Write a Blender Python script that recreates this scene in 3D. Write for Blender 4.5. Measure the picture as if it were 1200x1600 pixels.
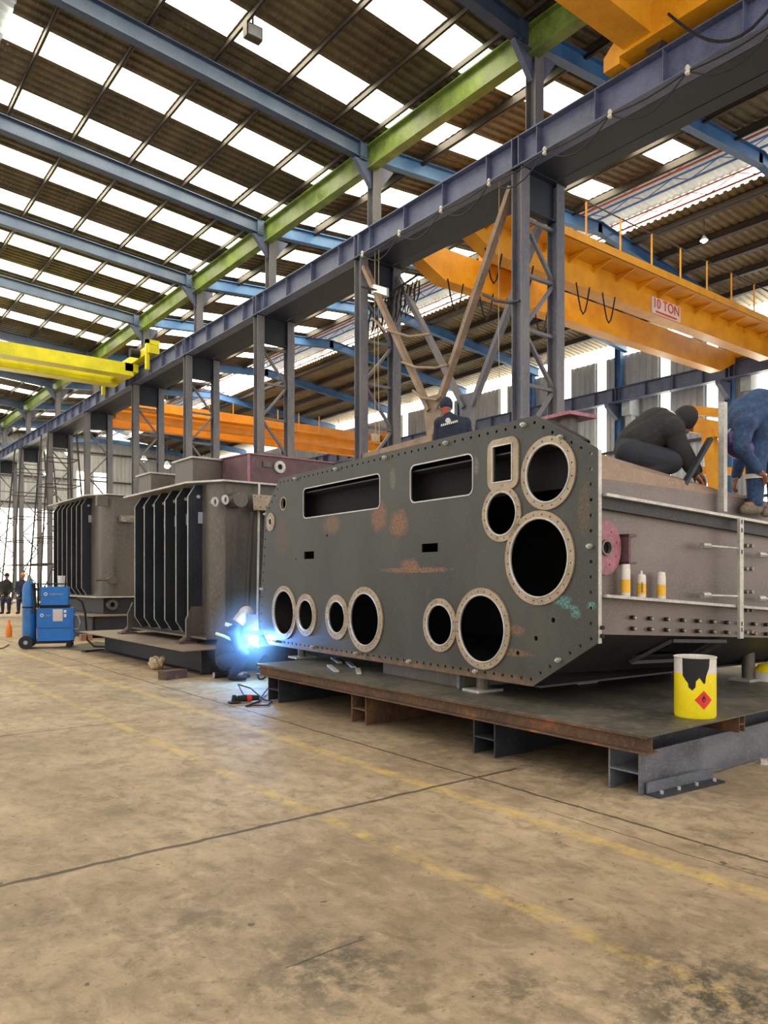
import bpy, bmesh, math, random
from mathutils import Vector, Matrix
from mathutils.geometry import tessellate_polygon, delaunay_2d_cdt
random.seed(7)
for o in list(bpy.data.objects): bpy.data.objects.remove(o)
SC = bpy.context.scene
COL = SC.collection
PI = math.pi

# ------------------------------------------------------------------ camera, world, exposure
YAW = math.radians(38.08)
FPX, HOR, CH = 1183.0, 903.0, 1.4
cd = bpy.data.cameras.new('camera'); cam = bpy.data.objects.new('camera', cd); COL.objects.link(cam)
cam.location = (0, 0, CH); cam.rotation_euler = (PI/2, 0, -YAW)
cd.sensor_fit = 'VERTICAL'; cd.sensor_height = 36; cd.lens = FPX/1600*36
cd.shift_y = (HOR-800)/1600.0
cd.clip_end = 300
SC.camera = cam
W = bpy.data.worlds.new('daylight'); SC.world = W; W.use_nodes = True
wb = W.node_tree.nodes['Background']; wb.inputs[0].default_value = (1.0, 0.95, 0.88, 1); wb.inputs[1].default_value = 1.35
SC.view_settings.view_transform = 'Standard'; SC.view_settings.look = 'None'
SC.view_settings.gamma = 1; SC.view_settings.use_curve_mapping = False
SC.view_settings.exposure = 0.25
PANEL_E = 9.0      # daylight glow of the translucent roof sheets

# ------------------------------------------------------------------ materials
def lin(c):
    return tuple((v/255/12.92 if v/255 <= .04045 else ((v/255+.055)/1.055)**2.4) for v in c) + (1,)
class NT:
    def __init__(s, name):
        s.m = bpy.data.materials.new(name); s.m.use_nodes = True; s.t = s.m.node_tree; s.t.nodes.clear()
        s.out = s.t.nodes.new('ShaderNodeOutputMaterial')
        s.tc = s.t.nodes.new('ShaderNodeTexCoord')
    def n(s, typ, **kw):
        nd = s.t.nodes.new(typ)
        for k, v in kw.items(): setattr(nd, k, v)
        return nd
    def l(s, a, b): s.t.links.new(a, b)
    def put(s, sock, v):
        if hasattr(v, 'is_output') or isinstance(v, bpy.types.NodeSocket): s.l(v, sock)
        else: sock.default_value = v
    def math(s, op, a, b=0.0, c=None, clamp=False):
        nd = s.n('ShaderNodeMath', operation=op); nd.use_clamp = clamp
        s.put(nd.inputs[0], a); s.put(nd.inputs[1], b)
        if c is not None: s.put(nd.inputs[2], c)
        return nd.outputs[0]
    def noise(s, scale, detail=4, rough=.55, stretch=None, dist=0.0):
        nd = s.n('ShaderNodeTexNoise'); nd.inputs['Scale'].default_value = scale
        nd.inputs['Detail'].default_value = detail; nd.inputs['Roughness'].default_value = rough
        nd.inputs['Distortion'].default_value = dist
        if stretch:
            mp = s.n('ShaderNodeMapping'); mp.inputs['Scale'].default_value = stretch
            s.l(s.tc.outputs['Object'], mp.inputs[0]); s.l(mp.outputs[0], nd.inputs['Vector'])
        else: s.l(s.tc.outputs['Object'], nd.inputs['Vector'])
        return nd.outputs['Fac']
    def ramp(s, fac, a, b):
        nd = s.n('ShaderNodeMapRange'); nd.clamp = True
        s.put(nd.inputs[0], fac); nd.inputs[1].default_value = a; nd.inputs[2].default_value = b
        return nd.outputs[0]
    def mix(s, fac, a, b):
        nd = s.n('ShaderNodeMix', data_type='RGBA')
        s.put(nd.inputs[0], fac); s.put(nd.inputs[6], a); s.put(nd.inputs[7], b)
        return nd.outputs[2]
    def bsdf(s, col, rough=.6, metal=0.0, bump=None, bs=.2, emis=None, es=0):
        b = s.n('ShaderNodeBsdfPrincipled')
        s.put(b.inputs['Base Color'], col); s.put(b.inputs['Roughness'], rough); b.inputs['Metallic'].default_value = metal
        if bump is not None:
            bp = s.n('ShaderNodeBump'); bp.inputs['Strength'].default_value = bs; bp.inputs['Distance'].default_value = .01
            s.l(bump, bp.inputs['Height']); s.l(bp.outputs[0], b.inputs['Normal'])
        if emis is not None:
            s.put(b.inputs['Emission Color'], emis); b.inputs['Emission Strength'].default_value = es
        s.l(b.outputs[0], s.out.inputs[0])
        return b
MC = {}
def steel(name, base, dark=None, light=None, rough=.55, metal=.0, scale=3, stretch=None, rust=None, rust_amt=.62, bs=.15, fine=35):
    if name in MC: return MC[name]
    n = NT(name)
    b = lin(base); d = lin(dark or tuple(int(v*.72) for v in base)); l = lin(light or tuple(min(255, int(v*1.18)) for v in base))
    f1 = n.noise(scale, 5, .6, stretch); f2 = n.noise(fine, 3, .6, stretch)
    c = n.mix(n.ramp(f1, .35, .65), d, b)
    c = n.mix(n.math('MULTIPLY', n.ramp(f2, .5, .8), .6), c, l)
    if rust:
        f3 = n.noise(scale*.9+.37, 8, .68)
        c = n.mix(n.ramp(f3, rust_amt, rust_amt+.08), c, lin(rust))
    rr = n.math('MULTIPLY_ADD', f1, .25, rough-.12)
    n.bsdf(c, rr, metal, f2, bs)
    MC[name] = n.m; return n.m
def emit(name, col, s, base=(230, 230, 220)):
    if name in MC: return MC[name]
    n = NT(name); n.bsdf(lin(base), .6, 0, None, 0, lin(col), s); MC[name] = n.m; return n.m

M_BLUE = steel('blue painted steel', (96, 104, 134), (68, 78, 108), (126, 130, 150), .5, .0, 2.2)
M_RAFT = steel('blue rafter paint', (66, 84, 112), (48, 66, 96), (92, 106, 130), .5, .0, 1.6)
M_RAFTR = steel('lit blue rafter paint', (62, 110, 160), (45, 85, 135), (90, 135, 180), .5, .0, 1.6)  # brighter copy of the rafter blue, with the light on it put into the colour
M_COLM = steel('dusty blue grey column paint', (116, 114, 118), (80, 86, 104), (148, 140, 132), .55, .0, 1.5, (1, 1, .35))
M_GREEN = steel('green painted steel', (120, 142, 62), (70, 92, 42), (160, 172, 96), .5, .0, 2.0)
M_DKBLUE = steel('dark blue steel plate', (34, 42, 58), (24, 30, 44), (52, 60, 76), .6, .0, 2)
M_CRANE = steel('orange yellow crane paint', (230, 164, 24), (204, 132, 18), (242, 184, 56), .45, .0, 1.2, bs=.06)
M_CRANE2 = steel('orange crane paint', (234, 152, 22), (208, 124, 16), (245, 174, 54), .45, .0, 1.2, bs=.06)
M_YEL = steel('lemon yellow crane paint', (226, 216, 26), (190, 184, 18), (240, 232, 70), .45, .0, 1.2, bs=.06)
M_PURL = steel('dark purlin steel', (60, 52, 44), (44, 40, 38), (90, 76, 60), .6, .0, 2)
M_ROOF2 = steel('lit galvanised roof sheet', (140, 128, 102), (108, 98, 78), (170, 156, 128), .6, .1, .8, (2.5, .6, 1), bs=.1, fine=9)  # lighter copy of the roof sheet, light on the right slope put into it
M_ROOF = steel('weathered galvanised roof sheet', (104, 94, 72), (70, 62, 48), (140, 128, 102), .6, .1, .8, (2.5, .6, 1), bs=.1, fine=9)
M_WALL = steel('grey corrugated wall sheet', (188, 190, 192), (156, 162, 170), (210, 208, 202), .6, .0, .6, (1, 1, .3), bs=.1, fine=7)
M_MONI = steel('translucent ridge sheet', (214, 222, 228), (186, 196, 204), (236, 240, 242), .5, .0, .8, bs=.05)
M_PLATE = steel('mill scale green grey plate', (74, 76, 68), (56, 58, 54), (92, 92, 84), .5, .25, 1.3, rust=(138, 88, 56), rust_amt=.70, fine=60)
M_TANK = steel('raw rolled steel tank', (124, 112, 106), (96, 88, 86), (150, 138, 130), .38, .4, .9, (1, 1, 2), fine=40)
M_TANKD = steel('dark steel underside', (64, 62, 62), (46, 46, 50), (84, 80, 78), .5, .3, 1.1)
M_TFIN = steel('dark blue black fin steel', (44, 48, 56), (30, 34, 42), (62, 66, 72), .5, .3, 1.5)
M_TWALL = steel('brown grey tank wall', (104, 96, 88), (78, 74, 70), (130, 120, 110), .42, .4, 1.2, (1, 1, .4), rust=(150, 92, 44), rust_amt=.72)
M_RING = steel('ground steel flange', (168, 152, 130), (138, 120, 98), (200, 190, 174), .5, .25, 6, rust=(136, 98, 66), rust_amt=.62, fine=70)
M_EDGE = steel('bright machined steel edge', (196, 192, 182), (160, 156, 150), (226, 222, 214), .4, .4, 5)
M_BOLT = steel('bolt steel', (150, 142, 128), (100, 92, 82), (200, 194, 180), .4, .6, 8)
M_BLK = steel('matte black', (26, 26, 28), (18, 18, 20), (40, 40, 42), .8)
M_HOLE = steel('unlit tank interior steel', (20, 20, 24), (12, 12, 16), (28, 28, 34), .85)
M_RUST = steel('rusty rolled beam', (104, 76, 54), (72, 54, 42), (140, 106, 76), .7, .1, 4, rust=(150, 92, 48), rust_amt=.58)
M_PTOP = steel('scuffed platform deck plate', (96, 90, 78), (66, 64, 58), (134, 126, 108), .5, .15, 2, rust=(110, 88, 60), rust_amt=.68, fine=12)
M_GBEAM = steel('grey blue rolled beam', (112, 116, 126), (78, 80, 90), (146, 142, 136), .5, .3, 2, (1, 1, 2), rust=(120, 88, 70), rust_amt=.7)
M_DBEAM = steel('dark rolled beam', (56, 58, 64), (38, 40, 46), (80, 80, 82), .55, .3, 2)
M_BRACE = steel('brown primer brace', (142, 120, 102), (112, 94, 80), (168, 146, 126), .6, .0, 3)
M_PINK = steel('pink dye marked steel', (170, 110, 124), (120, 84, 88), (206, 130, 152), .5, .2, 5)
M_PINK2 = steel('purple stained box steel', (104, 76, 80), (80, 66, 64), (140, 90, 104), .5, .3, 5, rust=(150, 92, 112), rust_amt=.62)
M_BUCK = steel('yellow drum paint', (244, 226, 20), (236, 210, 16), (250, 236, 60), .4, .0, 3, bs=.03)
M_WHITE = steel('white enamel', (226, 222, 212), (206, 200, 190), (240, 238, 232), .5)
M_RED = steel('red print', (220, 50, 44), (206, 44, 38), (232, 70, 60), .5)
M_CANY = steel('yellow can print', (232, 180, 40), (222, 166, 30), (240, 196, 70), .4)
M_CANW = steel('white can enamel', (222, 214, 206), (204, 196, 188), (240, 236, 230), .35)
M_WBLUE = steel('blue welder casing', (0, 112, 200), (0, 98, 184), (16, 128, 212), .4, .0, 3, bs=.03)
M_BOTTLE = steel('blue gas bottle paint', (30, 108, 180), (16, 80, 136), (70, 140, 210), .4)
M_ORG = steel('orange paint', (236, 130, 26), (220, 110, 20), (244, 150, 50), .5)
M_RUB = steel('black rubber', (30, 30, 34), (22, 22, 26), (44, 44, 48), .7)
M_PAPER = steel('pale printed paper', (208, 200, 196), (190, 184, 182), (226, 220, 216), .7)
M_SKIN = steel('skin', (150, 104, 80), (130, 86, 64), (170, 122, 96), .6, bs=.05)
M_NAVY = steel('navy work cloth', (34, 44, 62), (22, 30, 46), (52, 62, 84), .85, .0, 9, bs=.4)
M_DENIM = steel('blue overall cloth', (46, 72, 108), (28, 46, 78), (78, 104, 140), .85, .0, 7, bs=.4)
M_JACK = steel('black jacket cloth', (38, 36, 36), (26, 25, 26), (54, 52, 50), .85, .0, 7, bs=.4)
M_BOOT = steel('dusty boot leather', (120, 110, 92), (92, 84, 70), (150, 140, 120), .7)
M_REFL = steel('pale reflective tape', (206, 210, 200), (190, 196, 186), (226, 228, 220), .4)
M_LIME = steel('lime reflective tape', (206, 220, 150), (190, 206, 130), (226, 236, 180), .4)
M_PURP = steel('purple tinted visor', (60, 54, 110), (44, 40, 88), (84, 76, 140), .25)
M_CLOTH = steel('beige rag cloth', (188, 170, 138), (160, 142, 110), (206, 192, 166), .9, .0, 12, bs=.5)
M_SIGN = steel('white sign enamel', (226, 214, 206), (210, 196, 190), (238, 230, 224), .5)
M_TRED = steel('red painted truss steel', (190, 96, 84), (160, 76, 66), (210, 120, 104), .5)
M_TBLU = steel('blue painted truss steel', (84, 128, 196), (60, 100, 170), (110, 150, 210), .5)
M_GREYB = steel('light grey machine box', (170, 178, 186), (140, 150, 160), (200, 206, 210), .5)
M_PANEL = emit('translucent daylight sheet', (255, 246, 214), PANEL_E)
M_PANELW = emit('translucent daylight wall sheet', (255, 248, 228), 7.0)
M_RIDGE = emit('lit ridge sheet', (226, 234, 240), .12, (160, 168, 174))
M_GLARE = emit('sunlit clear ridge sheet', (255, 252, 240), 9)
M_LAMP = emit('lamp glass', (235, 244, 255), 30)
M_ARC = emit('welding arc', (150, 215, 255), 250)

def concrete():
    n = NT('stained workshop concrete')
    sx = n.n('ShaderNodeSeparateXYZ'); n.l(n.tc.outputs['Object'], sx.inputs[0])
    X, Y = sx.outputs[0], sx.outputs[1]
    a = n.noise(.55, 6, .62); b = n.noise(3.2, 6, .65, dist=.6); c_ = n.noise(22, 5, .7); d_ = n.noise(90, 3, .6)
    e_ = n.noise(9, 8, .72, (1, .55, 1), .5); s_ = n.noise(3.0, 9, .75, (1, 1, 1), .8)
    col = n.mix(n.ramp(a, .38, .62), lin((136, 116, 90)), lin((172, 150, 120)))
    col = n.mix(n.math('MULTIPLY', n.ramp(b, .50, .66), .6), col, lin((112, 96, 70)))
    col = n.mix(n.math('MULTIPLY', n.ramp(e_, .50, .62), .5), col, lin((104, 90, 68)))
    col = n.mix(n.math('MULTIPLY', n.ramp(e_, .46, .36), .3), col, lin((190, 166, 134)))
    col = n.mix(n.math('MULTIPLY', n.ramp(s_, .58, .64), .55), col, lin((96, 84, 58)))
    col = n.mix(n.math('MULTIPLY', n.ramp(c_, .58, .68), .6), col, lin((84, 72, 54)))
    col = n.mix(n.math('MULTIPLY', n.ramp(n.noise(14, 3, .5), .70, .73), .8), col, lin((58, 50, 38)))
    col = n.mix(n.math('MULTIPLY', n.ramp(d_, .62, .70), .4), col, lin((200, 182, 152)))
    wob = n.math('MULTIPLY_ADD', n.noise(7, 3), .05, -.025)
    wob2 = n.math('MULTIPLY_ADD', n.noise(1.3, 2), .12, -.06)
    # worn yellow lane lines along the hall
    for x0, w, lo in ((3.38, .055, .40), (2.46, .05, .44)):
        dd = n.math('ABSOLUTE', n.math('SUBTRACT', n.math('ADD', X, n.math('MULTIPLY', wob, .35)), x0))
        m = n.math('SUBTRACT', 1.0, n.ramp(dd, w*.7, w*1.25))
        m = n.math('MULTIPLY', m, n.math('MULTIPLY', n.ramp(n.noise(5, 8, .75), lo-.02, lo+.2), .62))
        col = n.mix(m, col, lin((204, 170, 84)))
    # oil stains with a shape of their own
    for (bx, by, r, s) in ((2.45, 1.3, .5, .95), (2.15, 1.0, .45, .95), (1.75, .9, .3, .7), (1.55, 2.25, .45, .75), (1.95, 1.75, .25, .6), (1.3, 2.9, .4, .5), (.8, 3.3, .35, .4), (4.6, 4.2, 1.2, .5), (4.4, 2.9, .8, .45)):
        dx = n.math('SUBTRACT', X, bx); dy = n.math('SUBTRACT', Y, by)
        q = n.math('SQRT', n.math('ADD', n.math('MULTIPLY', dx, dx), n.math('MULTIPLY', dy, dy)))
        m = n.math('MULTIPLY', n.math('SUBTRACT', 1.0, n.ramp(q, r*.2, r*1.1)), n.ramp(n.noise(7, 8, .78), .44, .56))
        col = n.mix(n.math('MULTIPLY', m, s), col, lin((60, 54, 42)))
    # pour joints and cracks
    hs = None
    def joint(co, other, p, w, lo, hi):
        dd = n.math('ABSOLUTE', n.math('SUBTRACT', n.math('ADD', co, n.math('ADD', n.math('MULTIPLY', wob, .8), n.math('MULTIPLY', wob2, .35))), p))
        m = n.math('SUBTRACT', 1.0, n.ramp(dd, w*.5, w))
        if lo is not None:
            m = n.math('MULTIPLY', m, n.math('MULTIPLY', n.math('GREATER_THAN', other, lo), n.math('LESS_THAN', other, hi)))
        return m
    js = [joint(Y, X, 3.78, .022, -9, 4.2), joint(Y, X, 7.36, .014, -9, 2.7), joint(X, Y, 3.79, .016, None, None),
          joint(Y, X, 2.36, .005, 1.4, 1.75), joint(X, Y, 3.58, .006, -2, 3.0), joint(Y, X, 12.6, .02, None, None)]
    tot = js[0]
    for j in js[1:]: tot = n.math('MAXIMUM', tot, j)
    col = n.mix(n.math('MULTIPLY', tot, .85), col, lin((46, 38, 28)))
    h = n.math('SUBTRACT', n.math('ADD', c_, n.math('MULTIPLY', b, .6)), n.math('MULTIPLY', tot, 2.0))
    n.bsdf(col, n.math('MULTIPLY_ADD', b, .3, .5), 0, h, .4)
    return n.m
M_FLOOR = concrete()

def plate_mat():
    """front plate with its own rust blotches and chalk marks"""
    n = NT('marked front plate steel')
    sx = n.n('ShaderNodeSeparateXYZ'); n.l(n.tc.outputs['Object'], sx.inputs[0])
    Y, Z = sx.outputs[1], n.math('ADD', sx.outputs[2], .41)
    f1 = n.noise(1.4, 6, .6, (1, 1, .5)); f2 = n.noise(55, 3, .6); f3 = n.noise(9, 7, .75); f4 = n.noise(3.3, 6, .7)
    col = n.mix(n.ramp(f1, .35, .65), lin((52, 54, 51)), lin((72, 73, 67)))
    col = n.mix(n.math('MULTIPLY', n.ramp(f2, .55, .75), .4), col, lin((108, 106, 96)))
    col = n.mix(n.math('MULTIPLY', n.ramp(f4, .60, .78), .5), col, lin((104, 84, 62)))
    def blob(y, z, ry, rz, c, s, th=.42):
        nonlocal col
        dy = n.math('DIVIDE', n.math('SUBTRACT', Y, y), ry); dz = n.math('DIVIDE', n.math('SUBTRACT', Z, z), rz)
        q = n.math('SQRT', n.math('ADD', n.math('MULTIPLY', dy, dy), n.math('MULTIPLY', dz, dz)))
        q = n.math('ADD', q, n.math('MULTIPLY_ADD', f3, 1.3, -.65))
        m = n.math('MULTIPLY', n.math('SUBTRACT', 1.0, n.ramp(q, .6, 1.05)), n.ramp(f2, .38, .55))
        col = n.mix(n.math('MULTIPLY', m, s), col, lin(c))
    R1 = (140, 94, 62)
    blob(2.80, 2.03, .16, .17, R1, .85); blob(2.45, 1.93, .17, .15, R1, .9); blob(3.75, 2.0, .2, .13, R1, .6)
    blob(2.27, 1.52, .16, .07, R1, .8); blob(2.2, 1.475, .62, .03, (140, 98, 70), .8)
    blob(.84, .80, .22, .035, (128, 98, 62), .7); blob(.82, .98, .12, .05, (140, 96, 76), .6); blob(.98, 1.02, .1, .05, (120, 104, 78), .6)
    blob(.34, 1.23, .11, .04, (84, 146, 142), .8); blob(.26, 1.185, .09, .02, (84, 146, 142), .8); blob(.20, 1.14, .055, .04, (84, 146, 142), .75); blob(.05, 1.2, .045, .03, (88, 160, 154), .7)
    blob(5.0, 1.9, .25, .3, (104, 74, 54), .4); blob(.12, 1.9, .07, .22, (110, 84, 58), .5)
    blob(2.55, 2.38, .06, .12, (128, 124, 114), .5); blob(1.3, 2.35, .04, .1, (128, 124, 114), .5)
    # rusty rim of old primer along the lower edge
    m = n.math('MULTIPLY', n.math('SUBTRACT', 1.0, n.ramp(Z, .57, .63)), n.ramp(f3, .35, .6))
    col = n.mix(n.math('MULTIPLY', m, .75), col, lin((140, 104, 70)))
    n.bsdf(col, n.math('MULTIPLY_ADD', f1, .3, .32), .25, f2, .12)
    return n.m
M_FRONT = plate_mat()

# ------------------------------------------------------------------ geometry helpers
def unit(v):
    v = Vector(v); l = v.length
    return v/l if l > 1e-9 else Vector((0, 0, 1))
def frame(d, up=(0, 0, 1)):
    d = unit(d); up = Vector(up)
    if abs(d.dot(up)) > .99: up = Vector((0, 1, 0)) if abs(d.y) < .9 else Vector((1, 0, 0))
    s = d.cross(up).normalized(); u = s.cross(d).normalized()
    return d, s, u
class MB:
    def __init__(s): s.v = []; s.f = []
    def add(s, vs, fs):
        o = len(s.v); s.v += [tuple(v) for v in vs]; s.f += [tuple(o+i for i in f) for f in fs]; return s
    def box(s, lo, hi):
        x0, y0, z0 = lo; x1, y1, z1 = hi
        if x0 > x1: x0, x1 = x1, x0
        if y0 > y1: y0, y1 = y1, y0
        if z0 > z1: z0, z1 = z1, z0
        return s.add([(x0,y0,z0),(x1,y0,z0),(x1,y1,z0),(x0,y1,z0),(x0,y0,z1),(x1,y0,z1),(x1,y1,z1),(x0,y1,z1)],
                     [(0,3,2,1),(4,5,6,7),(0,1,5,4),(1,2,6,5),(2,3,7,6),(3,0,4,7)])
    def cbox(s, c, d): return s.box([c[i]-d[i]/2 for i in range(3)], [c[i]+d[i]/2 for i in range(3)])
    def bar(s, p0, p1, w, h, up=(0, 0, 1)):
        """box from p0 to p1, w sideways, h along up"""
        p0, p1 = Vector(p0), Vector(p1); d, sd, u = frame(p1-p0, up)
        vs = []
        for p in (p0, p1):
            for a, b in ((-1,-1),(1,-1),(1,1),(-1,1)): vs.append(p+sd*a*w/2+u*b*h/2)
        return s.add(vs, [(0,1,2,3),(7,6,5,4),(0,4,5,1),(1,5,6,2),(2,6,7,3),(3,7,4,0)])
    def ibeam(s, p0, p1, h, w, tf=.02, tw=.012, up=(0, 0, 1)):
        p0, p1 = Vector(p0), Vector(p1); d, sd, u = frame(p1-p0, up)
        s.bar(p0+u*(h/2-tf/2), p1+u*(h/2-tf/2), w, tf, up); s.bar(p0-u*(h/2-tf/2), p1-u*(h/2-tf/2), w, tf, up)
        s.bar(p0, p1, tw, h-2*tf, up); return s
    def cyl(s, p0, p1, r0, r1=None, n=16, caps=True):
        r1 = r0 if r1 is None else r1
        p0, p1 = Vector(p0), Vector(p1); d, sd, u = frame(p1-p0)
        vs = [p+(sd*math.cos(2*PI*i/n)+u*math.sin(2*PI*i/n))*r for p, r in ((p0, r0), (p1, r1)) for i in range(n)]
        fs = [(i, (i+1) % n, n+(i+1) % n, n+i) for i in range(n)]
        if caps: fs += [tuple(range(n-1, -1, -1)), tuple(range(n, 2*n))]
        return s.add(vs, fs)
    def tube(s, pts, r, n=6):
        pts = [Vector(p) for p in pts]; rings = []
        vs = []
        for i, p in enumerate(pts):
            d = pts[min(i+1, len(pts)-1)]-pts[max(i-1, 0)]
            d, sd, u = frame(d)
            rr = r[i] if isinstance(r, (list, tuple)) else r
            vs += [p+(sd*math.cos(2*PI*k/n)+u*math.sin(2*PI*k/n))*rr for k in range(n)]
        fs = []
        for i in range(len(pts)-1):
            for k in range(n): fs.append((i*n+k, i*n+(k+1) % n, (i+1)*n+(k+1) % n, (i+1)*n+k))
        fs += [tuple(range(n-1, -1, -1)), tuple((len(pts)-1)*n+k for k in range(n))]
        return s.add(vs, fs)
    def lathe(s, c, prof, n=24, axis=(0, 0, 1)):
        c = Vector(c); d, sd, u = frame(axis)
        vs = []; fs = []
        for (r, z) in prof: vs += [c+d*z+(sd*math.cos(2*PI*k/n)+u*math.sin(2*PI*k/n))*r for k in range(n)]
        for i in range(len(prof)-1):
            for k in range(n): fs.append((i*n+k, i*n+(k+1) % n, (i+1)*n+(k+1) % n, (i+1)*n+k))
        return s.add(vs, fs)
    def ball(s, c, r, n=12, m=8):
        c = Vector(c); r = Vector(r) if hasattr(r, '__len__') else Vector((r, r, r))
        vs = [c+Vector((0, 0, r.z))]; fs = []
        for i in range(1, m):
            t = PI*i/m
            vs += [c+Vector((r.x*math.sin(t)*math.cos(2*PI*k/n), r.y*math.sin(t)*math.sin(2*PI*k/n), r.z*math.cos(t))) for k in range(n)]
        vs.append(c-Vector((0, 0, r.z))); L = len(vs)-1
        for k in range(n): fs.append((0, 1+k, 1+(k+1) % n)); fs.append((L, 1+(m-2)*n+(k+1) % n, 1+(m-2)*n+k))
        for i in range(m-2):
            for k in range(n): fs.append((1+i*n+k, 1+(i+1)*n+k, 1+(i+1)*n+(k+1) % n, 1+i*n+(k+1) % n))
        return s.add(vs, fs)
    def prism(s, poly, vec, holes=()):
        """poly: coplanar 3-D loop; holes: list of loops; extruded by vec"""
        loops = [[Vector(p) for p in poly]]+[[Vector(p) for p in h] for h in holes]
        vec = Vector(vec)
        if holes:
            o0 = loops[0][0]; nn = Vector((0, 0, 0))
            for i in range(len(loops[0])): nn += (loops[0][i]-o0).cross(loops[0][(i+1) % len(loops[0])]-o0)
            nn.normalize(); _, e1, e2 = frame(nn, (0, 0, 1) if abs(nn.z) < .9 else (0, 1, 0))
            pts = []; eds = []
            for l in loops:
                k0 = len(pts); pts += [((p-o0).dot(e1), (p-o0).dot(e2)) for p in l]
                eds += [(k0+i, k0+(i+1) % len(l)) for i in range(len(l))]
            res = delaunay_2d_cdt([Vector(p) for p in pts], eds, [], 1, 1e-6)
            polys = []; k0 = 0
            for l in loops: polys.append(pts[k0:k0+len(l)]); k0 += len(l)
            boxes = [(min(q[0] for q in P), max(q[0] for q in P), min(q[1] for q in P), max(q[1] for q in P)) for P in polys]
            def inside(x, y, P):
                c = False; j = len(P)-1
                for i in range(len(P)):
                    if (P[i][1] > y) != (P[j][1] > y) and x < (P[j][0]-P[i][0])*(y-P[i][1])/(P[j][1]-P[i][1])+P[i][0]: c = not c
                    j = i
                return c
            def keep(f):
                x = sum(res[0][i].x for i in f)/len(f); y = sum(res[0][i].y for i in f)/len(f)
                if not inside(x, y, polys[0]): return False
                for P, b in zip(polys[1:], boxes[1:]):
                    if b[0] <= x <= b[1] and b[2] <= y <= b[3] and inside(x, y, P): return False
                return True
            flat = [o0+e1*q.x+e2*q.y for q in res[0]]; tris = [tuple(f) for f in res[2] if keep(f)]; N = len(flat)
            vs = flat+[p+vec for p in flat]; fs = []
            cnt = {}
            for t in tris:
                fs.append(t); fs.append(tuple(N+i for i in reversed(t)))
                for a, b in zip(t, t[1:]+t[:1]): cnt[(a, b)] = cnt.get((a, b), 0)+1
            for (a, b) in cnt:
                if (b, a) not in cnt: fs.append((b, a, N+a, N+b))
            return s.add(vs, fs)
        tris = tessellate_polygon(loops); flat = [p for l in loops for p in l]; N = len(flat)
        vs = flat+[p+vec for p in flat]; fs = []
        for t in tris: fs.append(tuple(t)); fs.append(tuple(N+i for i in reversed(t)))
        o = 0
        for l in loops:
            k = len(l)
            for i in range(k): fs.append((o+i, o+(i+1) % k, N+o+(i+1) % k, N+o+i))
            o += k
        return s.add(vs, fs)
ROOT = {}
def link(name, mb, mat, parent=None, world=True, smooth=True, ang=35):
    me = bpy.data.meshes.new(name)
    vs = mb.v
    if parent is not None and world and parent.name in ROOT:
        inv = ROOT[parent.name]; vs = [tuple(inv @ Vector(v)) for v in vs]
    me.from_pydata(vs, [], mb.f); me.validate(); me.update()
    bm = bmesh.new(); bm.from_mesh(me); bmesh.ops.recalc_face_normals(bm, faces=bm.faces); bm.to_mesh(me); bm.free()
    if smooth:
        me.polygons.foreach_set('use_smooth', [True]*len(me.polygons)); me.set_sharp_from_angle(angle=math.radians(ang))
    me.materials.append(mat)
    o = bpy.data.objects.new(name, me); COL.objects.link(o)
    if parent is not None:
        o.parent = parent
        if parent.name in ROOT: ROOT[o.name] = ROOT[parent.name]
    return o
def tag(o, label=None, cat=None, group=None, kind=None):
    if label: o['label'] = label
    if cat: o['category'] = cat
    if group: o['group'] = group
    if kind: o['kind'] = kind
    return o
def empty(name, loc, rz=0, label=None, cat=None, group=None):
    o = bpy.data.objects.new(name, None); COL.objects.link(o); o.location = loc; o.rotation_euler = (0, 0, rz); o.empty_display_size = .1
    ROOT[o.name] = (Matrix.Translation(Vector(loc)) @ Matrix.Rotation(rz, 4, 'Z')).inverted()
    return tag(o, label, cat, group)
def single(name, mb, mat, label, cat, group=None, base=None, smooth=True):
    """a thing that is one mesh, its origin at its own base"""
    xs = [v[0] for v in mb.v]; ys = [v[1] for v in mb.v]; zs = [v[2] for v in mb.v]
    c = Vector(base) if base else Vector(((min(xs)+max(xs))/2, (min(ys)+max(ys))/2, min(zs)))
    mb.v = [tuple(Vector(v)-c) for v in mb.v]
    o = link(name, mb, mat, None, smooth=smooth); o.location = c
    return tag(o, label, cat, group)
def copy_tree(o, parent=None):
    c = o.copy(); COL.objects.link(c); c.parent = parent
    for ch in [x for x in bpy.data.objects if x.parent == o]: copy_tree(ch, c)
    return c
def struct(name, mb, mat, smooth=False):
    o = link(name, mb, mat, None, smooth=smooth); o['kind'] = 'structure'; return o
def text_mesh(s, size, depth=.003):
    cu = bpy.data.curves.new('lettering', 'FONT'); cu.body = s; cu.size = size; cu.extrude = depth; cu.align_x = 'CENTER'; cu.align_y = 'CENTER'
    cu.resolution_u = 3
    o = bpy.data.objects.new('lettering', cu); COL.objects.link(o)
    me = bpy.data.meshes.new_from_object(o.evaluated_get(bpy.context.evaluated_depsgraph_get()))
    vs = [v.co.copy() for v in me.vertices]; fs = [tuple(p.vertices) for p in me.polygons]
    bpy.data.objects.remove(o); bpy.data.curves.remove(cu); bpy.data.meshes.remove(me)
    return vs, fs
def lettering(name, s, size, origin, xdir, ydir, mat, parent, bold=0):
    vs, fs = text_mesh(s, size); x = unit(xdir); y = unit(ydir); z = x.cross(y); o = Vector(origin)
    mb = MB(); mb.add([o+x*v.x+y*v.y+z*v.z for v in vs], fs)
    return link(name, mb, mat, parent, smooth=False)

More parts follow.
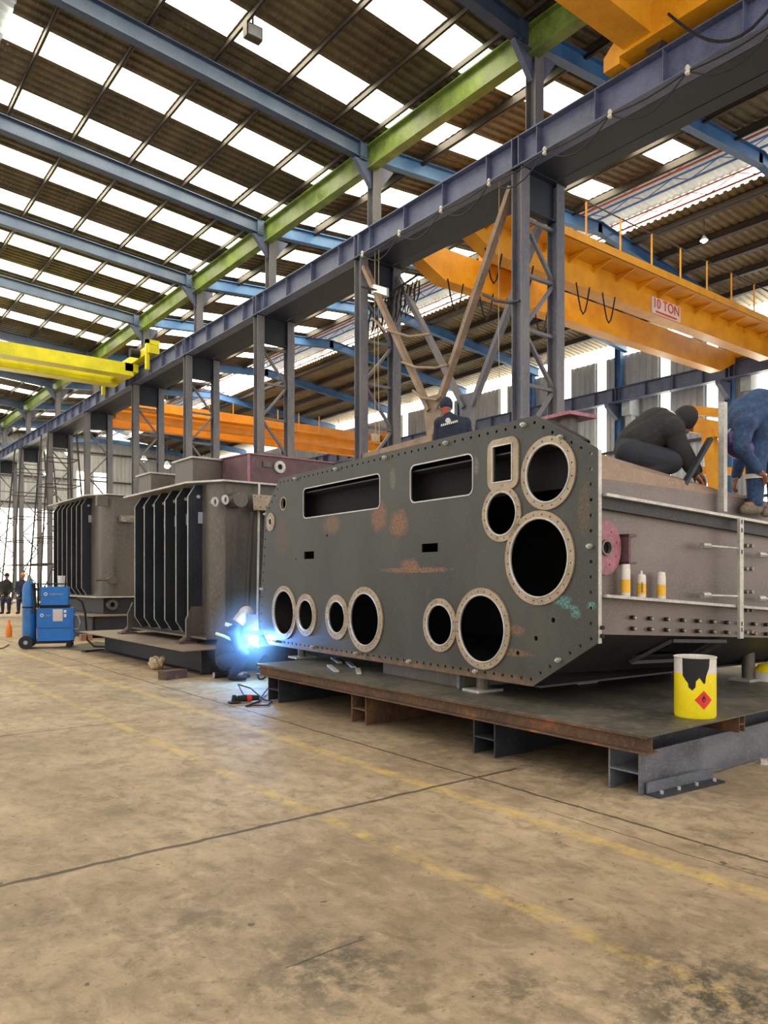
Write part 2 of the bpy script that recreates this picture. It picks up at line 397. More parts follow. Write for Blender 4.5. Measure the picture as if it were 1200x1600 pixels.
# photograph geometry: where a line of sight meets a real plane of the place
RX, FX = Vector((math.cos(YAW), -math.sin(YAW), 0)), Vector((math.sin(YAW), math.cos(YAW), 0))
def J(px, py, Z):
    return RX*((px-600)/FPX*Z)+FX*Z+Vector((0, 0, CH+(HOR-py)*Z/FPX))
def onz(px, py, z=0.0):
    return J(px, py, (CH-z)*FPX/(py-HOR))
def onx(px, py, x):
    r = RX*((px-600)/FPX)+FX; return J(px, py, x/r.x)
def ony(px, py, y):
    r = RX*((px-600)/FPX)+FX; return J(px, py, y/r.y)

# ------------------------------------------------------------------ the hall shell
struct('floor', MB().box((-14, -8, -.2), (30, 61.2, 0)), M_FLOOR)
struct('floor_outside', MB().box((-60, 61.2, -.25), (80, 120, -.05)), steel('pale yard concrete', (190, 180, 160)))
ZL = lambda x: 11.92+.078*(11.0-x)          # left roof sheet height
ZR = lambda x: 11.95+.085*(x-11.2) if x < 20 else 12.7-.095*(x-20.0)
YC = [9.52, 14.52, 19.52, 24.52, 29.52, 35.7, 42.0, 48.3, 54.6]
rows = [11.0, 13.45]
for n in range(1, 5): rows += [YC[n]+2.15, YC[n]+4.45]
for n in range(5, 9): rows += [YC[n]+2.0, YC[n]+4.3]
PWD = .43
def corrugated(x0, x1, zf, y0, y1, pitch=.25, dep=.05):
    mb = MB(); prof = []
    y = y0
    while y < y1-1e-6:
        for t, d in ((0, 0), (.42, 0), (.52, 1), (.9, 1)):
            yy = y+t*pitch
            if yy < y1: prof.append((yy, d*dep))
        y += pitch
    prof.append((y1, 0)); n = len(prof)
    vs = [(x, py, zf(x)+pd) for x in (x0, x1) for (py, pd) in prof]
    mb.add(vs, [(i, i+1, n+i+1, n+i) for i in range(n-1)])
    return mb
def roof(x0, x1, zf, rws, name):
    mb = MB(); y = 3.0
    for r in rws+[None]:
        y1 = 61.0 if r is None else r-PWD
        c = corrugated(x0, x1, zf, y, y1); mb.add(c.v, c.f)
        if r is not None: y = r+PWD
    return struct(name, mb, M_ROOF if x0 < 20 else M_ROOF2)
PX_L = [9.85, 8.37, 6.92, 5.5, 4.05]
PX_R = [12.6, 14.1, 15.6, 17.1, 18.62]
roof(3.43, 11.0, ZL, rows, 'ceiling')
roof(11.0, 18.7, ZR, rows, 'ceiling')
roof(21.3, 29.05, ZR, [], 'ceiling')
wn = [0]
def window(lo, hi, zf, mat=M_PANEL, x=None):
    """one translucent sheet; ribbed like the steel sheets around it"""
    wn[0] += 1
    mb = MB(); (x0, y0), (x1, y1) = lo, hi; k = 8; vs = []
    for X in (x0, x1):
        for i in range(k+1): vs.append((X, y0+(y1-y0)*i/k, zf(X)+(.02 if i % 2 else 0)))
    mb.add(vs, [(i, i+1, k+2+i, k+1+i) for i in range(k)])
    struct('window_%d' % wn[0], mb, mat)
segL = [(9.89, 11.0), (8.41, 9.81), (6.96, 8.33), (5.54, 6.88), (4.09, 5.46), (3.43, 4.01)]
segR = [(11.25, 12.54), (12.66, 14.04), (14.16, 15.54), (15.66, 17.04), (17.16, 18.56)]
for r in rows:
    for a, b in segL: window((a, r-PWD), (b, r+PWD), ZL)
    for a, b in segR: window((a, r-PWD), (b, r+PWD), ZR)
# strips of steel sheet behind each purlin (the sheets overlap there)
mb = MB()
for r in rows:
    for p in PX_L: mb.box((p-.045, r-PWD, ZL(p)+.0), (p+.045, r+PWD, ZL(p)+.02))
    for p in PX_R: mb.box((p-.06, r-PWD, ZR(p)+.0), (p+.06, r+PWD, ZR(p)+.02))
struct('trim_1', mb, M_ROOF)
# ridge monitors: pale sheets over both ridges
def ridge(x0, x1, z, name):
    xm = (x0+x1)/2; mb = MB(); y = 3.0; vs = []; ys = []
    while y < 61: ys += [y, y+.11]; y += .22
    zz = lambda x: z+.5-.28*abs(x-xm)
    k = len(ys)
    for X in (x0-.15, xm, x1+.15):
        for i, yy in enumerate(ys): vs.append((X, yy, zz(X)+(.03 if i % 2 else 0)))
    mb.add(vs, [(r*k+i, r*k+i+1, (r+1)*k+i+1, (r+1)*k+i) for r in (0, 1) for i in range(k-1)])
    struct(name, mb, M_RIDGE)
ridge(18.7, 21.3, 12.72, 'window_ridge_right'); ridge(.8, 3.43, 12.45, 'window_ridge_left')
# brighter clear strip along the far side of the right ridge
for i, (a, b) in enumerate(((4, 18), (18.5, 32), (32.5, 46), (46.5, 60))):
    wn[0] += 1; struct('window_%d' % wn[0], MB().box((21.12, a, 12.66), (21.5, b, 12.70)), M_PANEL)
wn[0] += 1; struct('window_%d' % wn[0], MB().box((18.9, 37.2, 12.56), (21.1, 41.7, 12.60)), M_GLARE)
# right wall, ribbed, with daylight strips
def ribbed(axis, c, a0, a1, z0, z1, pitch=.3, dep=.045, sgn=-1):
    mb = MB(); prof = []; a = a0
    while a < a1:
        for t, d in ((0, 0), (.35, 0), (.45, 1), (.9, 1)):
            if a+t*pitch < a1: prof.append((a+t*pitch, d*dep*sgn))
        a += pitch
    prof.append((a1, 0)); n = len(prof)
    vs = [((c+d, q, z) if axis == 'x' else (q, c+d, z)) for z in (z0, z1) for q, d in prof]
    return mb.add(vs, [(i, i+1, n+i+1, n+i) for i in range(n-1)])
strips = [13.7, 15.75, 17.8, 21.0, 22.95, 27, 31, 35, 39, 43]
mb = MB(); y = 0.0
for s in strips:
    c = ribbed('x', 29.05, y, s-.22, 0, 11.25); mb.add(c.v, c.f); y = s+.22
c = ribbed('x', 29.05, y, 61.2, 0, 11.25); mb.add(c.v, c.f)
struct('wall_right', mb, M_WALL)
for s in strips:
    wn[0] += 1; struct('window_%d' % wn[0], MB().box((29.04, s-.22, 0), (29.08, s+.22, 11.25)), M_PANELW)
for a, b in ((12, 24.2), (24.8, 34.2), (34.8, 44.5), (45, 60)):
    wn[0] += 1; struct('window_%d' % wn[0], MB().box((29.02, a, 11.27), (29.07, b, 11.8)), M_PANELW)
# far gable wall with the tall doorway
mb = MB()
for (a, b, z0, z1) in ((-8, 9.5, 0, 12.3), (9.5, 16.6, 6.6, 12.4), (16.6, 17.5, 0, 12.5), (17.5, 18.4, 0, 7.4), (17.5, 18.4, 9.7, 12.6), (18.4, 18.8, 0, 12.6), (18.8, 19.9, 0, 7.4), (18.8, 19.9, 9.7, 12.6), (19.9, 29.05, 0, 12.2)):
    c = ribbed('y', 61.0, a, b, z0, z1, .34, .05); mb.add(c.v, c.f)
struct('wall_end', mb, M_WALL)
for a, b in ((17.5, 18.4), (18.8, 19.9)):
    wn[0] += 1; struct('window_%d' % wn[0], MB().box((a, 61.0, 7.4), (b, 61.04, 9.7)), M_PANELW)
wn[0] += 1; struct('doorway_glow_1', MB().box((9.5, 61.3, 0), (16.6, 61.36, 6.6)), M_PANELW)  # glowing sheet added behind the open doorway in place of bright daylight
mb = MB()
for z in (2.2, 4.4, 6.7, 9.0, 11.2): mb.bar((16.6, 60.85, z), (29, 60.85, z), .1, .12)
for z in (7.0, 9.0, 11.2): mb.bar((-8, 60.85, z), (16.6, 60.85, z), .1, .12)
struct('trim_2', mb, M_PURL)
mb = MB()
for z in (2.0, 4.5, 7.0, 9.4): mb.bar((28.9, 6, z), (28.9, 61, z), .1, .12)
struct('trim_3', mb, M_PURL)

# ------------------------------------------------------------------ steel frame
ords = ['nearest', 'second', 'third', 'fourth', 'fifth', 'sixth', 'seventh', 'eighth', 'ninth', 'tenth', 'eleventh']
XF, XB, XP = 10.69, 11.70, 11.08
def make_column():
    r = empty('steel_column', (11.2, YC[0], 0))
    for x in (XF, XB):
        m = MB().ibeam((x, YC[0], .02), (x, YC[0], 8.98), .24, .23, .018, .014, (0, 1, 0))
        m.cbox((x, YC[0], .012), (.42, .42, .024)); link('leg', m, M_COLM, r)
    zs = [.9+1.03*i for i in range(8)]
    for i, z in enumerate(zs):
        link('strut', MB().bar((XF+.1, YC[0], z), (XB-.1, YC[0], z), .07, .06), M_COLM, r)
        if i < 7:
            a, b = (XB-.1, XF+.1) if i % 2 else (XF+.1, XB-.1)
            link('diagonal_brace', MB().bar((b, YC[0], z+.05), (a, YC[0], z+.98), .07, .06), M_COLM, r)
    m = MB().box((XF-.16, YC[0]-.14, 8.98), (XB+.16, YC[0]+.14, 9.0)); m.box((XF+.1, YC[0]-.012, 8.25), (XB-.1, YC[0]+.012, 8.98))
    m.box((XF+.1, YC[0]-.1, 8.25), (XB-.1, YC[0]+.1, 8.27))
    link('head_plate', m, M_DKBLUE, r)
    link('roof_post', MB().ibeam((XP, YC[0], 9.02), (XP, YC[0], 11.28), .24, .24, .018, .014, (0, 1, 0)), M_COLM, r)
    m = MB()
    m.prism([(XP-.12, YC[0]-.06, 10.75), (XP-.62, YC[0]-.06, 11.33), (XP-.12, YC[0]-.06, 11.33)], (0, .12, 0))
    m.prism([(XP+.12, YC[0]-.06, 10.75), (XP+.12, YC[0]-.06, 11.33), (XP+.55, YC[0]-.06, 11.33)], (0, .12, 0))
    link('haunch_bracket', m, M_BLUE, r)
    return r
col0 = make_column()
for i, y in enumerate(YC):
    o = col0 if i == 0 else copy_tree(col0)
    o.location.y = y
    tag(o, '%s twin-legged lattice steel column carrying the crane beam' % ords[i] if i else 'nearest twin-legged lattice steel column, rising right behind the tank', 'column', 'twin-legged columns between the two halls')
# runway beams on the columns
def runway(name, x, y0, y1, z0, z1, w, mat, label, stiff=True, sp=1.25):
    r = empty(name, (x, (y0+y1)/2, z0), 0, label, 'crane beam')
    link('beam', MB().ibeam((x, y0, (z0+z1)/2), (x, y1, (z0+z1)/2), z1-z0, w, .022, .014), mat, r)
    link('rail', MB().box((x-.03, y0, z1), (x+.03, y1, z1+.05)), M_PURL, r)
    m = MB(); y = math.ceil(y0)+.02
    k = 0
    while y < y1:
        m.box((x-w/2+.01, y-.006, z0+.02), (x+w/2-.01, y+.006, z1-.02)); y += sp
    for yc in YC:
        if y0 < yc < y1: m.box((x-w/2-.01, yc-.09, z0+.01), (x+w/2+.01, yc-.07, z1)); m.box((x-w/2-.01, yc+.07, z0+.01), (x+w/2+.01, yc+.09, z1))
    g = link('web_stiffener', m, mat, r)
    return r
runway('runway_beam', XF, -1, 61, 9.0, 9.55, .3, M_BLUE, 'long blue crane runway beam on the front column legs, nearest the camera')
runway('runway_beam', XB, -1, 61, 9.0, 9.55, .3, M_DKBLUE, 'dark crane runway beam on the rear column legs behind the blue one')
runway('runway_beam', 28.0, 8, 61, 8.95, 9.55, .35, M_BLUE, 'blue crane runway beam along the far right wall')
single('walkway_plate', MB().box((XF+.17, -1, 9.005), (XB-.17, 61, 9.03)), M_DKBLUE, 'dark steel walkway plate between the two runway beams', 'walkway')
def corbel(y, i):
    r = empty('wall_column', (28.6, y, 0), 0, '%s blue wall column carrying the right runway beam' % ords[i], 'column', 'blue columns on the right wall')
    link('post', MB().ibeam((28.72, y, 0), (28.72, y, 11.6), .3, .25, .02, .014, (0, 1, 0)), M_RAFTR, r)
    m = MB().prism([(28.6, y-.1, 8.3), (28.6, y-.1, 8.94), (27.8, y-.1, 8.94), (27.8, y-.1, 8.8)], (0, .2, 0)); link('corbel', m, M_BLUE, r)
for i, y in enumerate(YC): corbel(y+.35 if y > 14 else y+.35, i)
# green valley beams
single('valley_beam', MB().ibeam((10.93, 2, 11.44), (10.93, 61, 11.44), .56, .24, .025, .014), M_GREEN, 'long bright green valley beam over the column tops', 'beam')
single('gutter', MB().box((11.12, 3, 11.62), (11.5, 61, 11.9)), M_GREYB, 'grey steel gutter along the green valley beam', 'gutter')
# rafters
for i, y in enumerate(YC):
    h = .38
    m = MB().ibeam((10.75, y, 11.36+h/2), (2.1, y, 12.01+h/2), h, .2, .018, .012)
    m.box((10.6, y-.1, 11.33), (10.8, y+.1, 11.75))
    single('roof_rafter', m, M_RAFT, '%s blue rafter of the left roof, ending at the green beam' % ords[i], 'rafter', 'blue rafters of the left roof')
    r = empty('roof_rafter', (20, y, 11.6), 0, '%s bright blue cranked rafter of the right roof' % ords[i], 'rafter', 'cranked blue rafters of the right roof')
    link('rafter_arm', MB().ibeam((11.15, y, 11.42+h/2), (20.1, y, 12.17+h/2), h, .2, .018, .012), M_RAFTR, r)
    link('rafter_arm', MB().ibeam((19.9, y, 12.17+h/2), (28.8, y, 11.25+h/2), h, .2, .018, .012), M_RAFTR, r)
m = MB().ibeam((10.75, 4.52, 11.55), (2.1, 4.52, 12.2), .38, .2, .018, .012)
for i, x in enumerate(PX_L+[10.75]):
    m = MB(); z = ZL(x)-.1
    m.box((x-.025, 3, z-.05), (x-.015, 61, z+.07)); m.box((x-.025, 3, z+.06), (x+.025, 61, z+.07)); m.box((x-.025, 3, z-.05), (x+.025, 61, z-.04))
    single('purlin', m, M_PURL, 'dark purlin under the left roof, %s counted from the green beam' % (['second', 'third', 'fourth', 'fifth', 'sixth', 'first'][i]), 'purlin', 'purlins of the left roof', smooth=False)
PR2 = [21.75, 23.2, 24.6, 26.0, 27.4]
for i, x in enumerate(PX_R+PR2):
    m = MB(); z = ZR(x)-.12; w = .045 if x < 20 else .1
    m.box((x-w, 3, z-.1), (x-w+.015, 61, z+.1)); m.box((x-w, 3, z+.09), (x+w, 61, z+.1)); m.box((x-w, 3, z-.1), (x+w, 61, z-.09))
    single('purlin', m, M_PURL, 'dark purlin under the right roof, %s counted from the green beam' % (['first', 'second', 'third', 'fourth', 'fifth', 'sixth', 'seventh', 'eighth', 'ninth', 'tenth'][i]), 'purlin', 'purlins of the right roof', smooth=False)
# slim lattice girders of the ridge monitor
def lattice(name, x, z, mat, label, y0=3, y1=60, h=.42, dx=.3):
    r = empty(name, (x, (y0+y1)/2, z), 0, label, 'lattice girder', 'slim girders under the right ridge')
    link('chord', MB().bar((x, y0, z), (x, y1, z), .04, .05), mat, r); link('chord', MB().bar((x+dx, y0, z+h), (x+dx, y1, z+h), .04, .05), mat, r)
    m = MB(); y = y0; k = 0
    while y < y1-.7:
        a, b = ((x, y, z), (x+dx, y+.7, z+h)) if k % 2 == 0 else ((x+dx, y, z+h), (x, y+.7, z)); m.bar(a, b, .022, .022); y += .7; k += 1
    link('lacing', m, mat, r)
lattice('lattice_girder', 18.95, 12.45, M_TRED, 'red painted lattice girder under the left edge of the right ridge')
lattice('lattice_girder', 19.8, 12.55, M_TBLU, 'blue painted lattice girder in the middle of the right ridge')
lattice('lattice_girder', 20.8, 12.45, M_TRED, 'red painted lattice girder under the far edge of the right ridge')
# blue arched end girder at the far gable
m = MB(); pts = [(12+17*t/16, 60.3, 11.0+1.15*math.sin(PI*t/16)) for t in range(17)]
for a, b in zip(pts, pts[1:]): m.bar(a, b, .2, .3)
single('arched_girder', m, M_RAFTR, 'blue arched girder in front of the far gable wall', 'girder')
# V bracing hung in front of the first bay of columns, brown primer
def brace_bay(y0, y1, x, mat, label, tie=True, zn=4.7, zt=8.75):
    ym = (y0+y1)/2-.1
    r = empty('bay_bracing', (x, ym, zn), 0, label, 'bracing')
    for ya, s in ((y0+.2, 1), (y1-.15, -1)):
        link('brace_arm', MB().bar((x, ya, zt), (x, ym-s*.12, zn+.25), .1, .15, (1, 0, 0)), mat, r)
    link('gusset_plate', MB().prism([(x-.01, ym-.3, zn+.55), (x-.01, ym+.32, zn+.55), (x-.01, ym+.25, zn-.1), (x-.01, ym+.12, zn-.8), (x-.01, ym-.12, zn-.8), (x-.01, ym-.2, zn-.1)], (.03, 0, 0)), mat, r)
    if tie: link('tie_bar', MB().bar((x, ym, zn-.35), (x, y1-.13, zn-.45), .1, .16), mat, r)
    return r
brace_bay(YC[0], YC[1], XF-.02, M_BRACE, 'brown V-shaped bracing with gusset between the first two columns')
brace_bay(YC[0], YC[1], XB, M_COLM, 'dark grey V-shaped bracing behind the brown one', False, 4.9)

# ------------------------------------------------------------------ overhead cranes
def girder(mb, x0, x1, y, z0, z1, w): mb.box((x0, y-w/2, z0), (x1, y+w/2, z1))
# near crane, left hall
r = empty('overhead_crane', (6, 6.5, 9.7), 0, 'orange overhead crane at the top right, end truck on the blue runway beam', 'overhead crane')
link('girder', MB().box((2.5, 6.62, 9.78), (10.55, 7.12, 10.9)), M_CRANE, r)
m = MB().box((10.4, 3.6, 9.72), (10.98, 7.2, 10.25)); link('end_truck', m, M_CRANE, r)
m = MB().prism([(10.42, 7.2, 9.62), (10.42, 7.5, 9.62), (10.42, 7.5, 9.85), (10.42, 7.2, 10.1)], (.5, 0, 0)); link('buffer', m, M_CRANE, r)
for y in (4.1, 6.7): link('wheel', MB().cyl((10.6, y, 9.75), (10.78, y, 9.75), .15, n=20), M_PURL, r)
m = MB(); pts = []
for i in range(15): t = i/14; pts.append((10.35, 6.3-2.2*t, 9.85-.95*math.sin(PI*t)))
m.tube(pts, .022); link('hanging_cable', m, M_BLK, r)
# lemon yellow crane far in the left hall
r = empty('overhead_crane', (6, 29.5, 9), 0, 'lemon yellow double-girder crane far off in the left hall', 'overhead crane')
for y in (28.6, 30.3):
    link('girder', MB().box((-2, y-.2, 9.06), (10.2, y+.2, 9.5)), M_YEL, r)
    link('bottom_flange', MB().box((-2, y-.28, 9.02), (10.2, y+.28, 9.06)), M_YEL, r)
link('end_truck', MB().box((10.35, 27.2, 9.68), (10.75, 32.6, 9.98)), M_YEL, r)
link('end_frame', MB().box((9.9, 28.4, 9.2), (10.4, 30.5, 9.5)), M_YEL, r)
for y in (27.4, 32.4):
    link('buffer_arm', MB().box((10.3, y-.08, 9.1), (10.42, y+.08, 10.2)).box((10.3, y-.08, 10.05), (10.8, y+.08, 10.2)), M_YEL, r)
link('walkway', MB().box((-2, 28.9, 9.35), (9.8, 29.9, 9.4)), M_YEL, r)
link('drive_motor', MB().cyl((10.0, 28.2, 9.85), (10.5, 28.2, 9.85), .16, n=16), M_BLK, r)
link('hoist_trolley', MB().box((3.9, 28.5, 9.5), (5.4, 30.4, 9.85)), M_YEL, r)
# ten tonne crane in the right hall
r = empty('overhead_crane', (19.8, 13.4, 8.9), 0, 'orange double-girder crane with 10 TON sign in the right hall', 'overhead crane')
def tapered(y, w, zt, zb, lip):
    m = MB().prism([(12.0, y-w/2, zt), (12.0, y-w/2, zt-.35), (13.0, y-w/2, zb), (26.6, y-w/2, zb), (27.6, y-w/2, zt-.35), (27.6, y-w/2, zt)], (0, w, 0))
    return m
link('girder', tapered(12.5, .42, 9.72, 8.95, 1), M_CRANE, r); link('girder', tapered(14.3, .42, 9.72, 8.92, 1), M_CRANE, r)
link('walkway', MB().box((12.2, 11.6, 9.62), (27.2, 12.3, 9.68)).box((12.2, 11.58, 9.62), (27.2, 11.62, 9.82)), M_CRANE, r)
x = 12.6
while x < 27: link('walkway_bracket', MB().prism([(x, 11.7, 9.6), (x, 12.3, 9.6), (x, 12.3, 9.42)], (.05, 0, 0)), M_CRANE, r); x += 1.0
x = 12.6
while x < 27.2: link('rail_post', MB().cyl((x, 11.62, 9.68), (x, 11.62, 10.68), .025, n=8), M_CRANE, r); x += 1.42
link('handrail', MB().cyl((12.3, 11.62, 10.68), (27.2, 11.62, 10.68), .018, n=8), M_PURL, r)
link('end_truck', MB().box((11.5, 11.4, 9.62), (11.95, 15.4, 10.0)), M_CRANE, r); link('end_truck', MB().box((27.75, 11.4, 9.62), (28.25, 15.4, 10.0)), M_CRANE, r)
sg = link('sign', MB().box((19.3, 12.27, 8.97), (20.8, 12.285, 9.44)), M_SIGN, r)
lettering('lettering', '10 TON', .40, (20.05, 12.262, 9.26), (1, 0, 0), (0, 0, 1), M_RED, sg)
link('print_line', MB().box((19.5, 12.262, 9.01), (20.6, 12.268, 9.06)), M_RED, sg)
for k in range(9):
    x0 = 12.5+k*.55; m = MB()
    m.tube([(x0+.55*t/6, 14.05 if k % 2 else 12.2, 8.95-.75*math.sin(PI*t/6)) for t in range(7)], .02)
    link('festoon_cable', m, M_BLK, r)
link('hoist_trolley', MB().box((14.5, 12.4, 9.74), (16.3, 14.4, 10.2)), M_CRANE, r)
# far orange crane, right hall
r = empty('overhead_crane', (20, 37, 9), 0, 'far orange double-girder crane behind the finned tank', 'overhead crane')
for y in (35.9, 37.9): link('girder', MB().box((12.0, y-.22, 8.9), (27.7, y+.22, 9.9)), M_CRANE2, r)
link('walkway', MB().box((12, 35, 9.3), (27.5, 35.6, 9.36)), M_CRANE2, r)
x = 12.5
while x < 27.5: link('rail_post', MB().box((x-.02, 35.0, 9.36), (x+.02, 35.04, 10.3)), M_CRANE2, r); x += 1.3
link('end_truck', MB().box((27.75, 34.8, 9.62), (28.25, 39, 10)), M_CRANE2, r)
link('end_truck', MB().box((11.45, 34.8, 9.62), (11.95, 39, 10)), M_CRANE2, r)
link('control_box', MB().box((26.9, 35.5, 9.3), (27.5, 35.65, 9.9)), M_WHITE, r)
# thin wires along the front runway beam with porcelain insulators
yy = [2.0+1.35*i for i in range(10)]
for i, y in enumerate(yy):
    single('insulator', MB().lathe((10.45, y, 8.86), [(.0, 0), (.035, 0), (.045, .03), (.02, .06), (.04, .09), (.02, .13), (0, .13)], 10), M_WHITE, 'small white insulator under the blue runway beam, %s along from the right' % ords[i], 'insulator', 'insulators under the runway beam')
m = MB()
for a, b in zip(yy, yy[1:]):
    for sag in (.06, .32): m.tube([(10.45, a+(b-a)*t/6, 8.9-sag*math.sin(PI*t/6)) for t in range(7)], .013, 5)
single('wire', m, M_RUB, 'thin sagging wires strung below the blue runway beam', 'wire')

# floodlight hanging from the left roof
p = onx(395, 52, 8.4)
p = J(395, 52, 14.6)
r = empty('floodlight', p, 0, 'dark floodlight hanging against the brightest roof sheet', 'lamp')
link('housing', MB().cbox(p, (.34, .16, .26)), M_PURL, r); link('bracket', MB().bar(p+Vector((0, 0, .1)), p+Vector((.0, 0, .75)), .03, .03), M_PURL, r)
link('lens', MB().cbox(p+Vector((-.0, -.085, 0)), (.28, .01, .2)), M_GREYB, r)
for i, (px, py, Z, w) in enumerate(((225, 718, 48, .22), (261, 728, 46, .24), (225, 750, 40, .2), (73, 706, 50, .2), (106, 708, 44, .2), (73, 740, 42, .2), (1100, 376, 23, .12), (855, 572, 30, .2), (1048, 686, 30, .2))):
    p = J(px, py, Z)
    r = empty('high_bay_lamp', p, 0, ['glowing round lamp left of the finned tank turrets, upper left', 'glowing round lamp left of the finned tank turrets, right one', 'glowing round lamp just above the turret roof', 'small lamp under the far dark crane beam, left', 'small lamp by the far scaffold tower, right', 'round lamp in front of the scaffold tower', 'small bright lamp under the orange 10 TON crane', 'round lamp beside the nearest column', 'round lamp behind the black-jacketed worker'][i], 'lamp', 'glowing hall lamps')
    link('lamp_shade', MB().lathe(p, [(w*.25, w*1.2), (w*.5, w*.9), (w, 0)], 14), M_GREYB, r)
    link('bulb', MB().ball(p+Vector((0, 0, .02)), w*.75, 10, 6), M_LAMP, r)
    link('rod', MB().cyl(p+Vector((0, 0, w)), p+Vector((0, 0, (ZL(p.x) if p.x < 11 else ZR(p.x))-p.z)), .012, n=6), M_PURL, r)

# ------------------------------------------------------------------ platform under the big tank
P1X0, P1X1, P1Y0, P1Y1 = 4.27, 8.3, 2.71, 7.82
r = empty('steel_platform', (P1X0, P1Y0, 0), 0, 'low steel platform of beams and deck plate under the big tank', 'platform')
link('deck_plate', MB().box((P1X0-.03, P1Y0, .398), (P1X1, P1Y1, .41)), M_PTOP, r)
link('edge_beam', MB().ibeam((P1X0+.03, P1Y0+.02, .339), (P1X0+.03, P1Y1, .339), .115, .12, .012, .01), M_RUST, r)
link('stringer', MB().ibeam((5.43, P1Y0+.01, .339), (5.43, P1Y1, .339), .085, .115, .009, .009, (1, 0, 0)), M_RUST, r)
for x in (6.9, 8.1): link('stringer', MB().ibeam((x, P1Y0+.02, .339), (x, P1Y1, .339), .115, .12, .012, .01), M_DBEAM, r)
for i, y in enumerate((2.93, 4.2, 5.87, 7.5)):
    m = MB().ibeam((P1X0+.02, y, .14), (P1X1-.1, y, .14), .24, .27, .014, .012, (0, 1, 0))
    link('cross_beam', m, [M_GBEAM, M_DBEAM, M_RUST, M_DBEAM][i], r)
# ------------------------------------------------------------------ the big tank with the holed front plate
MX, MY = 4.518, 3.307
MR = math.radians(-4.01)
T = empty('transformer_tank', (MX, MY, .41), MR, 'big unfinished steel transformer tank with round flanged holes in its long front plate', 'tank')
ROOT[T.name] = (Matrix.Translation(Vector((MX, MY, 0))) @ Matrix.Rotation(MR, 4, 'Z')).inverted()
MW = Matrix.Translation(Vector((MX, MY, 0))) @ Matrix.Rotation(MR, 4, 'Z')
def tk(name, mb, mat, parent=None, smooth=True):
    """mesh given in tank coordinates: x depth, y along the front plate, z above the floor"""
    parent = parent or T
    mb.v = [(v[0], v[1], v[2]-.41) for v in mb.v]
    o = link(name, mb, mat, parent, world=False, smooth=smooth); return o
def circ(y, z, ry, rz=None, n=40, x=0.0):
    rz = rz or ry; return [(x, y+ry*math.cos(2*PI*i/n), z+rz*math.sin(2*PI*i/n)) for i in range(n)]
def rrect(y0, y1, z0, z1, r, x=0.0, n=4):
    pts = []
    for cy, cz, a in ((y1-r, z1-r, 0), (y0+r, z1-r, PI/2), (y0+r, z0+r, PI), (y1-r, z0+r, 1.5*PI)):
        for i in range(n+1): t = a+PI/2*i/n; pts.append((x, cy+r*math.cos(t), cz+r*math.sin(t)))
    return pts
OUT = [(0, .6, 2.665), (0, 0, 2.325), (0, 0, .931), (0, .638, .551), (0, 5.38, .535), (0, 5.68, .80), (0, 5.5, 2.26), (0, 5.07, 2.66)]
RINGS = [(.47, 2.2, .281, .219), (.567, 1.555, .366, .302), (.983, 1.925, .23, .173), (1.224, .972, .345, .28), (1.795, .972, .243, .18),
         (3.058, .966, .342, .269), (3.63, .965, .249, .172), (4.353, .959, .252, .176), (4.93, .968, .333, .268), (5.315, 2.123, .118, .045)]
WINS = [(2.785, 4.42, 2.117, 2.457, .05), (1.35, 2.247, 2.123, 2.466, .06), (4.167, 4.412, 1.624, 1.713, .004), (1.831, 2.076, 1.639, 1.719, .004)]
holes = [circ(y, z, ri+.012, n=48) for (y, z, ro, ri) in RINGS]
holes += [rrect(a, b, c, d, rr) for a, b, c, d, rr in WINS]
holes.append(circ(4.96, 2.332, .072, n=24)); holes.append(rrect(.853, 1.08, 2.188, 2.483, .01))
for y, z, q in ((.98, .88, .018), (.42, 1.08, .02), (.60, .93, .02), (.80, .80, .018), (.93, .845, .018), (3.86, 1.88, .015), (4.62, 1.63, .012)): holes.append(circ(y, z, q, n=12))
# rim bolt holes follow the outline
def inset(poly, d):
    n = len(poly); c = []
    for i in range(n):
        p0, p1, p2 = [Vector(poly[(i+k) % n][1:]) for k in (-1, 0, 1)]
        a = (p1-p0).normalized(); b = (p2-p1).normalized()
        na = Vector((a.y, -a.x)); nb = Vector((b.y, -b.x)); cen = Vector((2.7, 1.5))
        if na.dot(cen-p1) < 0: na = -na
        if nb.dot(cen-p1) < 0: nb = -nb
        bis = (na+nb).normalized(); c.append(p1+bis*(d/max(.3, bis.dot(na))))
    return c
ins = inset(OUT, .055); bolts = []; k = 0
for i in range(len(ins)):
    a, b = ins[i], ins[(i+1) % len(ins)]; L = (b-a).length; m_ = max(1, round(L/.108))
    for j in range(m_):
        p = a+(b-a)*(j/m_); k += 1
        if k % 9 == 4: bolts.append(p)
        else: holes.append(circ(p.x, p.y, .014, n=8))
tk('front_plate', MB().prism(OUT, (.014, 0, 0), holes), M_FRONT, smooth=False)
for p in bolts:
    tk('rim_bolt', MB().cyl((-.028, p.x, p.y), (0.0, p.x, p.y), .02, n=6).cyl((-.045, p.x, p.y), (-.02, p.x, p.y), .011, n=8), M_EDGE)
for (y, z, ro, ri) in RINGS:
    nh = 24 if ro > .3 else (16 if ro > .2 else 6)
    hh = [circ(y, z, ri, n=48, x=-.014)]
    rb = ri+(ro-ri)*.52
    for j in range(nh): t = 2*PI*(j+.5)/nh; hh.append(circ(y+rb*math.cos(t), z+rb*math.sin(t), .0075 if ro > .2 else .009, n=6, x=-.014))
    rg = tk('ring_flange', MB().prism(circ(y, z, ro, n=56, x=-.014), (.0135, 0, 0), hh), M_RING, smooth=False)
    # turned inner lip and short pipe neck behind it
    tk('lip', MB().lathe((0, y, z), [(ri+.012, -.018), (ri+.004, -.020), (ri-.003, -.017), (ri-.003, -.004), (ri+.011, -.004), (ri+.012, -.018)], 48, (1, 0, 0)), M_EDGE, rg)
